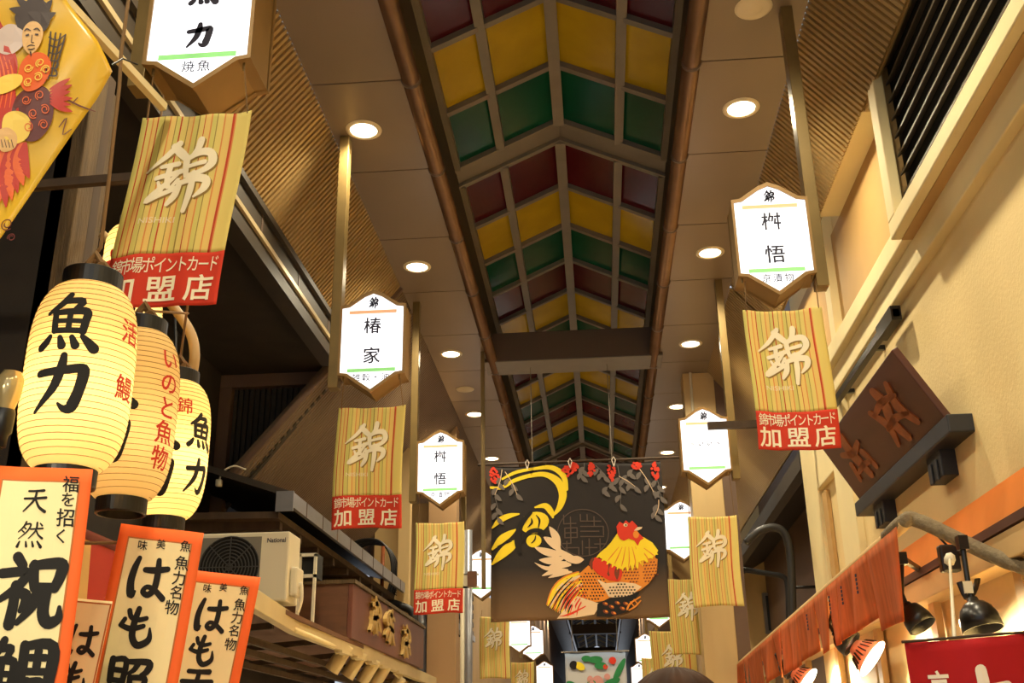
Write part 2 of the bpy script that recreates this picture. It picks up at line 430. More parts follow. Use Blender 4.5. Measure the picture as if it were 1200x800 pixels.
def disc(cx, cy, rx, ry=None, n=20, rot=0.0):
    ry = ry or rx; c, s_ = math.cos(rot), math.sin(rot)
    return [(cx + rx * math.cos(2 * PI * i / n) * c - ry * math.sin(2 * PI * i / n) * s_, cy + rx * math.cos(2 * PI * i / n) * s_ + ry * math.sin(2 * PI * i / n) * c) for i in range(n)], [tuple(range(n))]
ORD = ['nearest', 'second', 'third', 'fourth', 'fifth', 'sixth', 'seventh', 'eighth', 'ninth', 'tenth', 'eleventh', 'twelfth', 'thirteenth', 'fourteenth', 'fifteenth', 'sixteenth', 'seventeenth', 'eighteenth', 'nineteenth', 'twentieth']

# ================================================================== the setting
GND = 0.0
H = 5.6                     # underside of the arcade ceiling
XLO, XLI, XRI, XRO = -1.70, -1.08, 0.76, 1.36
YA, YB = -3.0, 62.0
PITCH = 1.117
mb = MB(); mb.box(-5.0, 5.0, YA - 2, YB + 2, -.12, 0); struct(mb, 'floor', M['floor'], 'grey stone paving of the market street', 'floor')

def soffit(name, x0, x1, label):
    mb = MB(); y = 5.62 - 8 * PITCH
    mb.box(x0, x1, YA, YB, H + .012, H + .06, 1)
    while y < YB:
        mb.box(x0, x1, y + .006, y + PITCH - .006, H, H + .014, 0); y += PITCH
    struct(mb, name, [M['soffit'], M['seam']], label, 'ceiling')
soffit('ceiling', XLO, XLI, 'bronze metal ceiling panels along the left side of the arcade')
soffit('ceiling', XRI, XRO, 'bronze metal ceiling panels along the right side of the arcade')

XC = -.16; EAVE_Z, RIDGE_Z = 6.2, 6.62; XE0, XE1 = -1.05, .73
for x, sgn, w in ((XLI, 1, 'left'), (XRI, -1, 'right')):
    mb = MB(); mb.box(min(x, x + sgn * .03), max(x, x + sgn * .03), YA, YB, H + .02, EAVE_Z + .06)
    struct(mb, 'trim_1' if sgn > 0 else 'trim_2', M['fascia'], 'dark olive board standing above the %s gutter pipe' % w, 'fascia')
    mb = MB(); px = x + sgn * .03
    mb.tube([(px, YA, H + .0), (px, YB, H + .0)], .058, 18)
    o = mb.build('gutter_pipe', M['pipe'], smooth=True, kind='structure', label='copper brown gutter pipe along the %s edge of the glass roof' % w, category='pipe')
    y = 5.62 - 8 * PITCH; mb = MB()
    while y < 30:
        mb.tube([(px, y - .016, H), (px, y + .016, H)], .064, 18); y += PITCH
    mb.build('joint_ring', M['beam'], o, smooth=True)

# stained glass gable roof: bays of twelve rows, four panes a row
RP = .815; GAP = .29; BAY = 12 * RP + GAP
def slope(x): 
    t = (x - XC) / ((XE1 - XC) if x > XC else (XE0 - XC)); return RIDGE_Z + (EAVE_Z - RIDGE_Z) * t
XPL, XPR = XC + (XE0 - XC) * .56, XC + (XE1 - XC) * .56
COLS = ['glass_r', 'glass_y', 'glass_g']
def roof_bay(k):
    y0 = 8.03 + (k - 1) * BAY
    r = thing('glass_roof', (XC, y0, RIDGE_Z), 'gabled roof bay of wine, amber and green panes, %s from the camera' % ORD[k], 'glass roof', 'stained glass roof bays')
    r['kind'] = 'structure'
    fr = MB()
    T = .045
    def rafter(y, h, w):
        for xa, xb in ((XE0, XC), (XC, XE1)):
            fr.hexa([(xa, y - w, slope(xa) - h), (xa, y + w, slope(xa) - h), (xb, y + w, slope(xb) - h), (xb, y - w, slope(xb) - h),
                     (xa, y - w, slope(xa) + .03), (xa, y + w, slope(xa) + .03), (xb, y + w, slope(xb) + .03), (xb, y - w, slope(xb) + .03)])
    for i in range(13): rafter(y0 + i * RP, .05, .028)
    for x, w in ((XPL, .036), (XPR, .036), (XE0 + .02, .03), (XE1 - .02, .03)):
        fr.box(x - w, x + w, y0, y0 + 12 * RP, slope(x) - .055, slope(x) + .02)
    fr.box(XC - .045, XC + .045, y0, y0 + 12 * RP, RIDGE_Z - .075, RIDGE_Z + .02)
    # deep valley gutter between two bays
    for xa, xb in ((XE0, XC), (XC, XE1)):
        fr.hexa([(xa, y0 - GAP, slope(xa) - .015), (xa, y0, slope(xa) - .015), (xb, y0, slope(xb) - .015), (xb, y0 - GAP, slope(xb) - .015),
                 (xa, y0 - GAP, slope(xa) + .1), (xa, y0, slope(xa) + .1), (xb, y0, slope(xb) + .1), (xb, y0 - GAP, slope(xb) + .1)])
    fr.build('roof_frame', M['frame'], r)
    for i in range(12):
        for xa, xb in ((XE0, XPL), (XPL, XC), (XC, XPR), (XPR, XE1)):
            p = MB(); ya, yb = y0 + i * RP, y0 + (i + 1) * RP
            p.hexa([(xa, ya, slope(xa)), (xa, yb, slope(xa)), (xb, yb, slope(xb)), (xb, ya, slope(xb)),
                    (xa, ya, slope(xa) + .006), (xa, yb, slope(xa) + .006), (xb, yb, slope(xb) + .006), (xb, ya, slope(xb) + .006)])
            p.build('pane', M[COLS[i % 3]], r)
for k in range(6): roof_bay(k)
for i, y in enumerate((10.85, 20.9, 31.0, 41.0, 51.0)):
    mb = MB(); mb.box(XLI - .06, XRI + .06, y, y + .42, H - .03, H + .30, 0); mb.box(XLI - .06, XRI + .06, y - .008, y + .43, H - .045, H - .03, 1)  # paler plate underneath: light from below put into the colour
    struct(mb, 'tie_beam', [M['beam'], M['frame']], 'brown steel beam crossing under the glass roof, %s from the camera' % ORD[i], 'beam', bevel=.006)

# sloping ribbed panels under the ceiling edges, at fifty degrees
CA, SA = math.cos(math.radians(50)), math.sin(math.radians(50))
def incline(name, x0, sgn, y0, y1, length, label, pitch=.052, rd=.024, mt='corr'):
    mb = MB(); n = int((y1 - y0) / pitch); vs = []
    for i in range(n):
        for t, d in ((0, 0), (.52, 0), (.56, rd), (.94, rd)):
            y = y0 + (i + t) * pitch
            nx, nz = sgn * SA * d, CA * d      # ribs stand away from the street
            for l in (0, length):
                vs.append((x0 + sgn * CA * l + nx, y, H + .01 - SA * l + nz))
    fs = [(2 * i, 2 * i + 1, 2 * i + 3, 2 * i + 2) for i in range(len(vs) // 2 - 1)]
    mb.add(vs, fs)
    mb.slab([(x0 + sgn * .03, y0, H + .03), (x0 + sgn * .03, y1, H + .03), (x0 + sgn * (CA * length + .03), y1, H + .03 - SA * length), (x0 + sgn * (CA * length + .03), y0, H + .03 - SA * length)], (sgn * .02, 0, .02))
    struct(mb, name, M[mt], label, 'ribbed panel')
incline('wall_left', XLO, -1, 1.0, 8.86, .71, 'ribbed bronze slope above the near left eave')
incline('wall_left', XLO, -1, 8.87, 24.0, 2.28, 'long ribbed bronze slope behind the left hanging signs', rd=.007, mt='corr_shaded')
incline('wall_right', XRO, 1, 0.5, 9.2, .565, 'ribbed bronze slope behind the nearest right sign and the louvred box')
incline('wall_right', XRO, 1, 9.21, 24.0, 1.3, 'ribbed bronze slope behind the further right signs')
# edge strips of the slopes
for (sgn, x0, y0, y1, l, nm) in ((-1, XLO, 1.0, 8.86, .71, 'bottom of the near left slope'),):
    mb = MB(); x = x0 + sgn * CA * l; z = H - SA * l
    mb.box(x - .03, x + .015, y0, y1, z - .03, z + .02); struct(mb, 'trim_3', M['darkgutter'], 'thin dark strip along the ' + nm, 'trim')
mb = MB(); a = (XLO, 8.845, H); b = (XLO - CA * 2.28, 8.845, H - SA * 2.28)
mb.bar(a, b, .03, .05); struct(mb, 'trim_4', M['brownframe'], 'thin brown strip at the near end of the long left slope', 'trim')

# ---- near left: eave board, its ceiling, dark walls
XE = XLO - CA * .71 - .02
mb = MB()
mb.box(XE - .06, XE, 1.0, 8.6, 4.885, 5.05, 0); mb.box(XE - .02, XE + .012, 1.0, 8.5, 4.85, 4.885, 1); mb.box(XE - .14, XE - .01, 1.0, 8.5, 4.73, 4.85, 0)
for i in range(8): mb.box(XE + .0, XE + .004, 1.6 + i * .93, 1.63 + i * .93, 4.885, 5.05, 2)
struct(mb, 'trim_5', [M['darkgutter'], M['strip'], M['beam']], 'dark eave board with a bright gutter lip above the lanterns', 'eave')
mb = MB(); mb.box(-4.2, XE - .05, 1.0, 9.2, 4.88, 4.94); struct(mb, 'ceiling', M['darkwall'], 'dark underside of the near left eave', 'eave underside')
mb = MB(); mb.box(-3.5, -3.4, -3, 9.0, 0, 4.95); struct(mb, 'wall_left', M['darkwall'], 'dark wall behind the lanterns', 'wall')
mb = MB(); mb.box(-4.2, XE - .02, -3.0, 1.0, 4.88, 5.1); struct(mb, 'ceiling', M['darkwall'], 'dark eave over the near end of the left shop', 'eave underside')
# cross wall with dark ribbed sheet and brown frame, facing the camera
YS = 9.06
q = lambda u, v: at_y(u, v, YS)
xa, zt = q(258, 430).x, 4.90
lx = lambda z: XLO - (H - z) / SA * CA          # where the long slope stands at height z
lz = lambda x: H + (x - XLO) * SA / CA
mb = MB(); mb.prism([(-3.45, YS + .1, 4.88), (lx(4.88) - .03, YS + .1, 4.88), (-3.45, YS + .1, lz(-3.45) - .04)], (0, .05, 0), 1)
x = xa + .14
while x < lx(4.75):
    mb.hexa([(x, YS + .06, max(3.3, lz(x) + .0)), (x + .03, YS + .06, max(3.3, lz(x + .03))), (x + .03, YS + .1, lz(x + .03)), (x, YS + .1, lz(x)), (x, YS + .06, zt - .1), (x + .03, YS + .06, zt - .1), (x + .03, YS + .1, zt - .1), (x, YS + .1, zt - .1)], 1); x += .052
mb.box(xa, xa + .13, YS, YS + .12, lz(xa) - .1, zt, 0); mb.box(xa, lx(4.8), YS - .02, YS + .10, zt - .14, zt, 0)
struct(mb, 'wall_back', [M['brownframe'], M['shutter']], 'dark ribbed sheet wall in a brown frame behind the lanterns', 'wall')
# corner posts in weathered timber
def post(u, v, y, w, z0, z1, m, label, cat='post', name='timber_post'):
    p = at_y(u, v, y); mb = MB(); mb.box(p.x - w / 2, p.x + w / 2, y, y + w, z0, z1)
    mb.build(name, M[m], bevel=.006, kind='structure', label=label, category=cat)
post(72, 240, 3.9, .13, 0, 4.62, 'timber', 'rough pale timber post behind the yellow flag')
post(97, 240, 4.05, .075, 0, 4.62, 'timber_dark', 'dark timber post right of the rough pale one')
post(113, 200, 4.2, .06, 0, 4.62, 'timber', 'narrow timber batten right of the dark post')
post(20, 330, 3.9, .30, 0, 4.62, 'darkwall', 'wide dark post at the left edge')
# second eave, right under the long slope
XG = -2.2
g0 = at_x(345, 577, XG); g1 = at_x(478, 690, XG); zg = (g0.z + g1.z) / 2
gy0, gy1 = g0.y, min(g1.y + .6, 12.15)
r0 = at_y(235, 548, gy0)
mb = MB(); mb.box(XG - .03, XG, gy0, gy1, zg - .09, zg + .02, 0)
mb.box(XG - .13, XG + .0, gy0 - .02, gy0, zg - .12, zg + .03, 0)
n = 10
for i in range(n): mb.box(XG, XG + .004, gy0 + .35 + i * .5, gy0 + .365 + i * .5, zg - .09, zg + .02, 1)
struct(mb, 'trim_6', [M['greymetal'], M['beam']], 'grey metal gutter face of the lower left eave', 'gutter')
mb = MB(); dz = (r0.z - zg) / (XG - r0.x)
mb.slab([(XG - .02, gy0, zg - .02), (XG - .02, gy1, zg - .02), (-3.4, gy1, zg + dz * (3.4 + XG)), (-3.4, gy0, zg + dz * (3.4 + XG))], (0, 0, .05))
mb.slab([(XG - .12, gy0 + .03, zg - .16), (XG - .12, gy1, zg - .16), (-3.4, gy1, zg - .14), (-3.4, gy0 + .03, zg - .14)], (0, 0, .05), 1)
for i in range(8): mb.box(-3.3, XG - .14, gy0 + .15 + i * .55, gy0 + .22 + i * .55, zg - .22, zg - .15, 1)
struct(mb, 'ceiling', [M['darkgutter'], M['timber_dark']], 'dark timber lean-to roof behind the outdoor unit', 'lean-to roof')
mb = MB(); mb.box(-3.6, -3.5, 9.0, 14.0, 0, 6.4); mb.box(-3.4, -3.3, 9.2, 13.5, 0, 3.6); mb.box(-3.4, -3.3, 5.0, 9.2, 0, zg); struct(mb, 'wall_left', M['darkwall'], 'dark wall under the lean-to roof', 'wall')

# ---- further left: columns, pale wall strips, far facades
def column(name, u0, u1, v, y, d, z1, m, label):
    a, b = at_y(u0, v, y), at_y(u1, v, y); mb = MB(); mb.box(a.x, b.x, y, y + d, 0, z1)
    mb.build(name, M[m], bevel=.008, kind='structure', label=label, category='column')
    return a.x, b.x
column('column', 500, 534, 740, 13.2, .3, H, 'column', 'tan painted column behind the third left banner')
column('column', 466, 480, 640, 12.2, .12, 5.0, 'creamcol', 'slim cream post between the two left banners')
mb = MB(); a = at_y(482, 640, 13.4); mb.box(a.x - .5, a.x + .35, 13.5, 13.6, 0, 4.6); struct(mb, 'wall_left', M['creamcol'], 'pale wall strip behind the slim cream post', 'wall')
mb = MB(); mb.box(-2.25, -2.15, 13.7, YB, 0, 4.4); 
struct(mb, 'wall_left', M['wallgen'], 'far left shop fronts in tan boards', 'wall')
mb = MB(); mb.box(-2.95, -2.85, 13.7, 24, 0, 4.6); mb.box(-2.3, -1.65, 24, YB, 4.2, H + .05); struct(mb, 'wall_left', M['brownframe'], 'brown upper wall far along the left', 'wall')
mb = MB(); mb.box(1.3, 2.0, 24, YB, 4.2, H + .05); struct(mb, 'wall_right', M['brownframe'], 'brown upper wall far along the right', 'wall')
# ---- right: cream plaster building
XW = 1.90
YE = 9.2
mb = MB(); mb.box(XW, XW + .15, -3, YE, 0, 6.4); struct(mb, 'wall_right', M['plaster'], 'cream plaster wall on the right', 'wall')
mb = MB(); mb.box(XW + .02, XW + 1.2, YE, YE + .12, 0, 6.4); struct(mb, 'wall_right', M['plaster'], 'far return of the cream plaster building', 'wall')
# cornice band and ledge around a tan panel
c0 = at_x(975, 243, 1.80); l0 = at_x(1060, 268, 1.83); l1 = at_x(965, 420, 1.83)
mb = MB(); mb.box(1.72, XW + .02, 5.66, c0.y + .15, c0.z, c0.z + .34); struct(mb, 'trim_7', M['plaster_trim'], 'pale cream cornice beam above the tan panel', 'trim', bevel=.01)
zl = l0.z * .5 + l1.z * .5
mb = MB(); mb.box(1.79, XW + .02, 0.5, YE, zl - .13, zl + .0); mb.box(1.84, XW + .02, .5, YE, zl - .30, zl - .13, 0)
struct(mb, 'trim_8', M['plaster_trim'], 'pale cream ledge under the tan panel', 'trim', bevel=.008)
mb = MB(); mb.box(XW - .02, XW + .02, 5.9, YE - .3, zl, c0.z); struct(mb, 'trim_9', M['plaster_tan'], 'tan wall panel between cornice and ledge', 'wall panel')
mb = MB(); mb.box(1.82, XW + .02, 7.35, 7.5, zl, c0.z + .2); struct(mb, 'trim_10', M['plaster_trim'], 'pale upright at the far end of the tan panel', 'trim')
# far corner pilaster with recessed tall window
wa = at_x(930, 600, XW - .04)
mb = MB(); mb.box(XW - .05, XW + .02, 8.75, YE + .1, 0, zl - .1); mb.box(XW - .05, XW + .02, 7.6, 8.1, 0, zl - .3); mb.box(XW - .05, XW + .02, 8.1, 8.75, 3.55, zl - .3)
struct(mb, 'trim_11', M['plaster_trim'], 'cream frame around the narrow recess at the building corner', 'trim', bevel=.008)
mb = MB(); mb.box(XW - .035, XW - .005, 8.52, 8.68, 2.5, 3.5)
mb.build('trim_12', M['plaster_tan'], kind='structure', label='tan board in the narrow recess at the building corner', category='trim')
# beyond the cream building: set-back dark house, its eave and window
mb = MB(); mb.box(2.6, 2.75, YE + .12, 17, 0, 7.2); struct(mb, 'wall_right', M['brownframe'], 'set-back grey brown house wall behind the right column', 'wall')
mb = MB(); mb.box(XW, 2.7, 16.8, 16.95, 0, 7.0); struct(mb, 'wall_back', M['creamcol'], 'pale house wall with a small window on the right', 'wall')
e0 = at_y(908, 533, 9.8); e1 = at_y(868, 610, 14.0)
mb = MB(); mb.bar((1.95, 9.6, 4.02), (1.95, 16.8, 3.92), .10, .16, 0); mb.bar((2.03, 9.6, 4.16), (2.03, 16.8, 4.06), .1, .06, 1)
mb.slab([(1.98, 9.6, 3.98), (1.98, 16.8, 3.9), (2.7, 16.8, 4.3), (2.7, 9.6, 4.4)], (0, 0, .05), 0)
struct(mb, 'trim_13', [M['shelf'], M['greymetal']], 'dark metal eave past the cream building', 'eave')
mb = MB(); mb.box(2.1, 2.2, 17, YB, 0, 4.4); struct(mb, 'wall_right', M['wallgen'], 'far right shop fronts in tan boards', 'wall')
a = column('column', 812, 850, 600, 11.6, .3, H, 'creamcol', 'cream column behind the second right sign')
a, b = at_y(850, 650, 11.6), at_y(870, 650, 11.6)
mb = MB(); mb.box(a.x + .01, b.x, 11.62, 11.8, 0, H); mb.build('column', M['brownframe'], kind='structure', label='brown grey post right of the cream column', category='column')
# window in the pale house wall
wa, wb = at_y(900, 735, 16.75), at_y(922, 705, 16.75)
mb = MB(); w0, w1, z0, z1 = wa.x, wb.x, wa.z - .05, wb.z + .1
mb.box(w0, w1, 16.74, 16.8, z0, z1, 1); mb.box(w0 - .04, w0, 16.7, 16.8, z0 - .04, z1 + .04); mb.box(w1, w1 + .04, 16.7, 16.8, z0 - .04, z1 + .04); mb.box(w0, w1, 16.7, 16.8, z1, z1 + .04); mb.box(w0, w1, 16.7, 16.8, z0 - .04, z0); mb.box((w0 + w1) / 2 - .015, (w0 + w1) / 2 + .015, 16.7, 16.8, z0, z1)
struct(mb, 'window_1', [M['greymetal'], M['windowglass']], 'small dark window beyond the cream building', 'window')

# ================================================================== ceiling lamps
def downlight(x, y, label, far):
    t = thing('ceiling_downlight', (x, y, H), label, 'downlight', 'recessed ceiling downlights')
    MB().lathe([(.092, -.002), (.094, -.010), (.112, -.010), (.124, -.004), (.126, .002)], (x, y, H), seg=28).build('trim_ring', M['trimring'], t, smooth=True)
    MB().lathe([(0, -.004), (.06, -.006), (.093, -.002)], (x, y, H), seg=28).build('lens', M['lens'], t, smooth=True)
    lamp('lamp_light', 'SPOT', (x, y, H - .03), P_DOWN * (2.0 if far else 1.0), WARM, t, size=.08, spot=math.radians(150), blend=.8)
for side, x in (('left', -1.475), ('right', 1.105)):
    for i in range(14):
        y = 6.17 + i * 2 * PITCH
        downlight(x, y, 'round ceiling downlight in the %s bronze panels, %s from the camera' % (side, ORD[i]), False)
    for i in range(4):
        y = 6.17 - (i + 1) * 2 * PITCH
        downlight(x, y, 'round ceiling downlight in the %s bronze panels, %s' % (side, ('above and ahead of the camera', 'just ahead overhead', 'just behind the camera', 'farther behind the camera')[i]), False)
for u, v, lab in ((883, 9, 'unlit cream round speaker in the right ceiling panels'), (545, 456, 'unlit round ceiling disc between two left downlights')):
    p = at_z(u, v, H); mb = MB(); mb.lathe([(0, -.014), (.05, -.012), (.055, -.008), (.085, -.012), (.105, -.006), (.11, .0)], (p.x, p.y, H), seg=28)
    mb.build('ceiling_speaker', M['trimring'], smooth=True, label=lab, category='ceiling speaker')

# ================================================================== lit shop signs and cloth banners
SW = .215
PROF = [(-SW, .125), (-SW, .60), (-.165, .607), (-.06, .680), (0, .705), (.06, .680), (.165, .607), (SW, .60), (SW, .125), (.165, .118), (0, 0), (-.165, .118)]
def shop_sign(y, xc, zb, side, name, foot, label, depth=.17, small=False, ztop=H, crest=True, lines=True, k=1.0, rear=True):
    t = thing('hanging_shop_sign', (xc, y, zb), label, 'lit sign', 'lit shop signs on the ceiling posts')
    ring = lambda s, yy: [(xc + x * s * k, yy, zb + (.345 + (z - .345) * s) * k) for x, z in PROF]
    n = len(PROF)
    mb = MB(); mb.prism(ring(.985, y), (0, depth, 0)); mb.build('box', M['bronze'], t)
    for yy, nm in ((y, 'frame'), (y + depth, 'frame')):
        s = -1 if yy == y else 1
        mb = MB(); a = ring(1.0, yy - s * .012); b = ring(1.0, yy + s * .012); c = ring(.93, yy + s * .012); d = ring(.93, yy - s * .0)
        mb.add(a + b + c + d, [(o * n + i, o * n + (i + 1) % n, (o + 1) * n + (i + 1) % n, (o + 1) * n + i) for o in range(3) for i in range(n)])
        mb.build(nm, M['bronze'], t)
        mb = MB(); mb.prism(ring(.935, yy + s * .004), (0, -s * .003, 0)); p = mb.build('light_panel', M['white'], t)
        if s > 0 and not rear: break
        f = lambda x, z, s=s, yy=yy: (xc + x * k * (1 if s < 0 else -1), yy + s * .0055, zb + z * k)
        if lines:
            mb = MB(); print_on(mb, ([(-.155, .540), (.155, .540), (.155, .564), (-.155, .564)], [(0, 1, 2, 3)]), f); mb.build('upper_line', M['orange_bar'], p)
            mb = MB(); print_on(mb, ([(-.155, .142), (.155, .142), (.155, .166), (-.155, .166)], [(0, 1, 2, 3)]), f); mb.build('lower_line', M['green_bar'], p)
        mb = MB()
        if crest: print_on(mb, merge(brush('錦', 0, .615, .068, .076, 1.6)), f)
        m = len(name)
        for i, ch in enumerate(name):
            if small: print_on(mb, glyph(ch, -.11 + .22 * i / max(1, m - 1), .37, .05, off=.03), f)
            else:
                z = {1: [.36], 2: [.455, .25], 3: [.47, .36, .25]}[m][i]
                print_on(mb, merge(brush(ch, 0, z, .112, .112, 2.1)) if ch in BR else glyph(ch, 0, z, .110, off=.014), f)
        for i, ch in enumerate(foot): print_on(mb, glyph(ch, (i - (len(foot) - 1) / 2) * .062, .105, .052, off=.006), f)
        if mb.v: mb.build('lettering', M['ink'], p)
    for sx in (-1, 1):
        mb = MB(); mb.tube([(xc + sx * .18, y + .02, zb + .13 * k), (xc + sx * .18, y + .02, zb + .09)], .005, 6); mb.build('hook', M['brass'], t)
    sg = -1 if side == 'left' else 1
    px = xc + sg * (SW * k + .035)
    mb = MB(); mb.box(px - .035, px + .03, y + .03, y + .12, zb + .06, ztop); 
    mb.box(min(px, xc + sg * SW * k), max(px, xc + sg * SW * k), y + .05, y + .10, zb + .5 * k, zb + .54 * k); mb.box(min(px, xc + sg * SW * k), max(px, xc + sg * SW * k), y + .05, y + .10, zb + .2 * k, zb + .24 * k)
    for i in range(5): mb.lathe([(0, -.012), (.006, -.01), (.007, 0)], (px, y + .03, ztop - .12 - i * .26), (0, -1, 0), 8)
    mb.build('post', M['brass'], t, bevel=.004)
    return t
def market_banner(y, xc, zt, label, lean=0.0, band=True, w=.43, h=.78, amp=.012, ph=0.0, cord=.09, dx0=0.0):
    t = thing('market_banner', (xc, y, zt - h), label, 'banner', 'striped cloth market banners')
    def sf(u, v): return (xc + (u - .5) * w + lean * v + .006 * math.sin(5 * v + ph), y + .03 + amp * (.3 + v) * math.sin(7.5 * u + 2.2 * v + ph) + .006 * math.sin(15 * u + ph), zt - h * v - .012 * math.sin(PI * u) * (1 - v) - .008 * math.sin(6 * u + ph) * v)
    vb = .735 if band else 1.0
    mb = MB(); mb.grid(lambda u, v: sf(u, v * vb), 26, 34); cl = mb.build('cloth', M['stripe'], t, smooth=True, solid=.002)
    if band:
        mb = MB(); mb.grid(lambda u, v: sf(u, vb + v * (1 - vb)), 26, 14); bd = mb.build('red_band', M['redband'], t, smooth=True, solid=.002)
    def on(off):
        def f(x, z):
            p = sf(x / w + .5, -z / h); return (p[0], p[1] - off, p[2])
        return f
    mb = MB(); lv = .33 * h if band else .36 * h
    strokes = brush('錦', -.02, -lv, .265, .30 if band else .30, 1.12)
    sh = [([(x + .006, z - .006) for x, z in vs], fs) for vs, fs in strokes]
    for st in sh: print_on(mb, st, on(.0025))
    mb.build('logo_outline', M['shadow_print'], cl)
    mb = MB()
    for st in strokes: print_on(mb, st, on(.004))
    mb.build('logo', M['paleprint'], cl)
    if band:
        mb = MB(); print_on(mb, word('NISHIKI', -.13, -.565 * h, .13, .024), on(.004), step=.05); mb.build('small_lettering', M['paleprint'], cl)
        mb = MB()
        tx = '錦市場ポイントカード'
        for i, ch in enumerate(tx): print_on(mb, glyph(ch, (-.5 + .085 + .83 * i / 9) * w, -.795 * h, .044, .066, off=.004), on(.004), step=.04)
        for i, ch in enumerate('加盟店'): print_on(mb, glyph(ch, (-.335 + .325 * i) * w, -.915 * h, .108, .104, off=.016), on(.004), step=.04)
        mb.build('lettering', M['paleprint'], bd)
    for sx in (0, 1):
        a = sf(.04 + .92 * sx, .01); mb = MB(); mb.tube([(a[0], a[1], a[2]), (xc + (sx - .5) * .36, y + .02, zt + cord)], .003, 5); mb.build('cord', M['cord'], t)
    return t
SX_L, SX_R = -1.37, 1.07
shop_sign(3.3, -1.455, 3.96, 'left', '魚力', '焼魚', 'largest lit white sign in a gilt box, cut off by the top edge, upper left', depth=.22, ztop=H)
market_banner(3.3, -1.452, 3.875, 'striped banner with red 加盟店 band, largest and nearest, above the paper lanterns', lean=-.055, h=.80, ph=1.0, cord=.185)
shop_sign(6.2, SX_L, 3.69, 'left', '椿家', '雑穀・油', 'lit white sign with two thin characters, in front of the long brown slope, left', ztop=H)
market_banner(6.2, -1.367, 3.613, 'striped banner with red band on the left, in front of the long brown slope', ph=2.1, lean=-.005, h=.77, cord=.177)
shop_sign(5.10, 1.006, 3.762, 'right', '桝悟', '京漬物', 'lit white sign with two bold characters at upper right, by the louvred box', ztop=H, k=.94)
market_banner(5.10, 1.02, 3.70, 'striped banner with red band on the right, beside the brown signboard', ph=4.2, lean=.004, h=.752, w=.405, cord=.16)
shop_sign(9.15, -1.36, 3.60, 'left', '桝悟', '京漬物', 'small lit white sign with two characters, just left of the rooster banner', ztop=H)
market_banner(9.15, -1.365, 3.47, 'striped banner with red band left of the rooster banner, over the tan column', ph=.4, h=.79, cord=.23)
shop_sign(8.95, .985, 3.665, 'right', '・・いい・・'.replace('・・', 'ヽ'), '', 'lit white sign with one tiny line of writing, right of the rooster banner', small=True, ztop=H)
market_banner(8.95, .99, 3.41, 'plain striped banner right of the rooster banner, under the lit sign', band=False, ph=1.4, h=.75, w=.41, cord=.355)
shop_sign(12.2, 1.0, 3.55, 'right', '', '', 'lit sign half hidden behind the rooster banner at its right edge', ztop=H)
market_banner(12.2, 1.017, 3.36, 'browner plain striped banner partly behind the brighter one on the right', band=False, ph=3.0, h=.83, w=.45, cord=.29)
market_banner(13.6, .90, 2.93, 'plain striped banner low on the right, just above the head of hair', band=False, ph=5.0, w=.55, h=.85)
shop_sign(14.7, -1.60, 3.50, 'left', '', '', 'lit sign showing only a strip at the left edge of the rooster banner', ztop=H)
market_banner(15.4, -1.487, 3.36, 'plain striped banner under the left edge of the rooster banner', band=False, ph=2.4, h=.85)
shop_sign(20.1, -1.48, 3.22, 'left', '', '', 'blank white lit sign below the rooster banner, on the left', ztop=H)
market_banner(20.6, -1.474, 3.1, 'small plain striped banner under the blank white sign far left', band=False, ph=.9, h=.8)
shop_sign(21.8, -1.33, 3.2, 'left', '', '', 'white lit sign just behind the blank one on the far left', ztop=H)
shop_sign(27.6, -1.41, 2.92, 'left', '', '', 'smallest lit sign at the bottom edge left of the vegetable banner', ztop=H)
shop_sign(18.2, 1.0, 3.42, 'right', '', '', 'white lit sign under the lower right corner of the rooster banner', ztop=H)
shop_sign(23.0, .95, 3.10, 'right', '', '', 'white lit sign right of the vegetable banner, behind the nearer one', ztop=H)
shop_sign(28.5, .98, 2.9, 'right', '', '', 'farthest white lit sign right of the vegetable banner', ztop=H)
market_banner(17.5, .86, 2.9, 'far striped banner showing left of the head of hair', band=False, ph=.2, h=.8)

# ================================================================== big rooster banner
def u2(fn): return fn
RY = 11.06
ra, rb, rc, rd = at_y(573, 543, RY), at_y(777, 543, RY), at_y(577, 728, RY), at_y(783, 724, RY)
RX0, RX1, RZT = (ra.x + rc.x) / 2, (rb.x + rd.x) / 2, (ra.z + rb.z) / 2
RW, RH = RX1 - RX0, RZT - (rc.z + rd.z) / 2
t = thing('rooster_banner', ((RX0 + RX1) / 2, RY, RZT - RH), 'large black cloth banner painted with a yellow and red rooster', 'banner')
def rsf(u, v):
    return (RX0 + RW * u + .008 * math.sin(5 * v), RY + .02 * math.sin(9 * u + 1.5 * v) * (.25 + v) + .012 * math.sin(23 * u + v) * v, RZT - RH * v - .012 * math.sin(3 * PI * u) * (1 - v) ** 2)
mb = MB(); mb.grid(rsf, 60, 40)
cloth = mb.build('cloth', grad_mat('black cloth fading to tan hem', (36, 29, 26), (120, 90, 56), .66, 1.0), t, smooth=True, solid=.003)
def rp(layer):
    def f(x, y):
        p = rsf((x - 42) / 770, (y - 45) / 712); return (p[0], p[1] - .003 - .0022 * layer, p[2])
    return f
ART = {}
def art(m, layer, vf, part):
    b = ART.setdefault((part, m), MB()); print_on(b, vf, rp(layer), step=45)
def poly(pts): return list(pts), [tuple(range(len(pts)))]
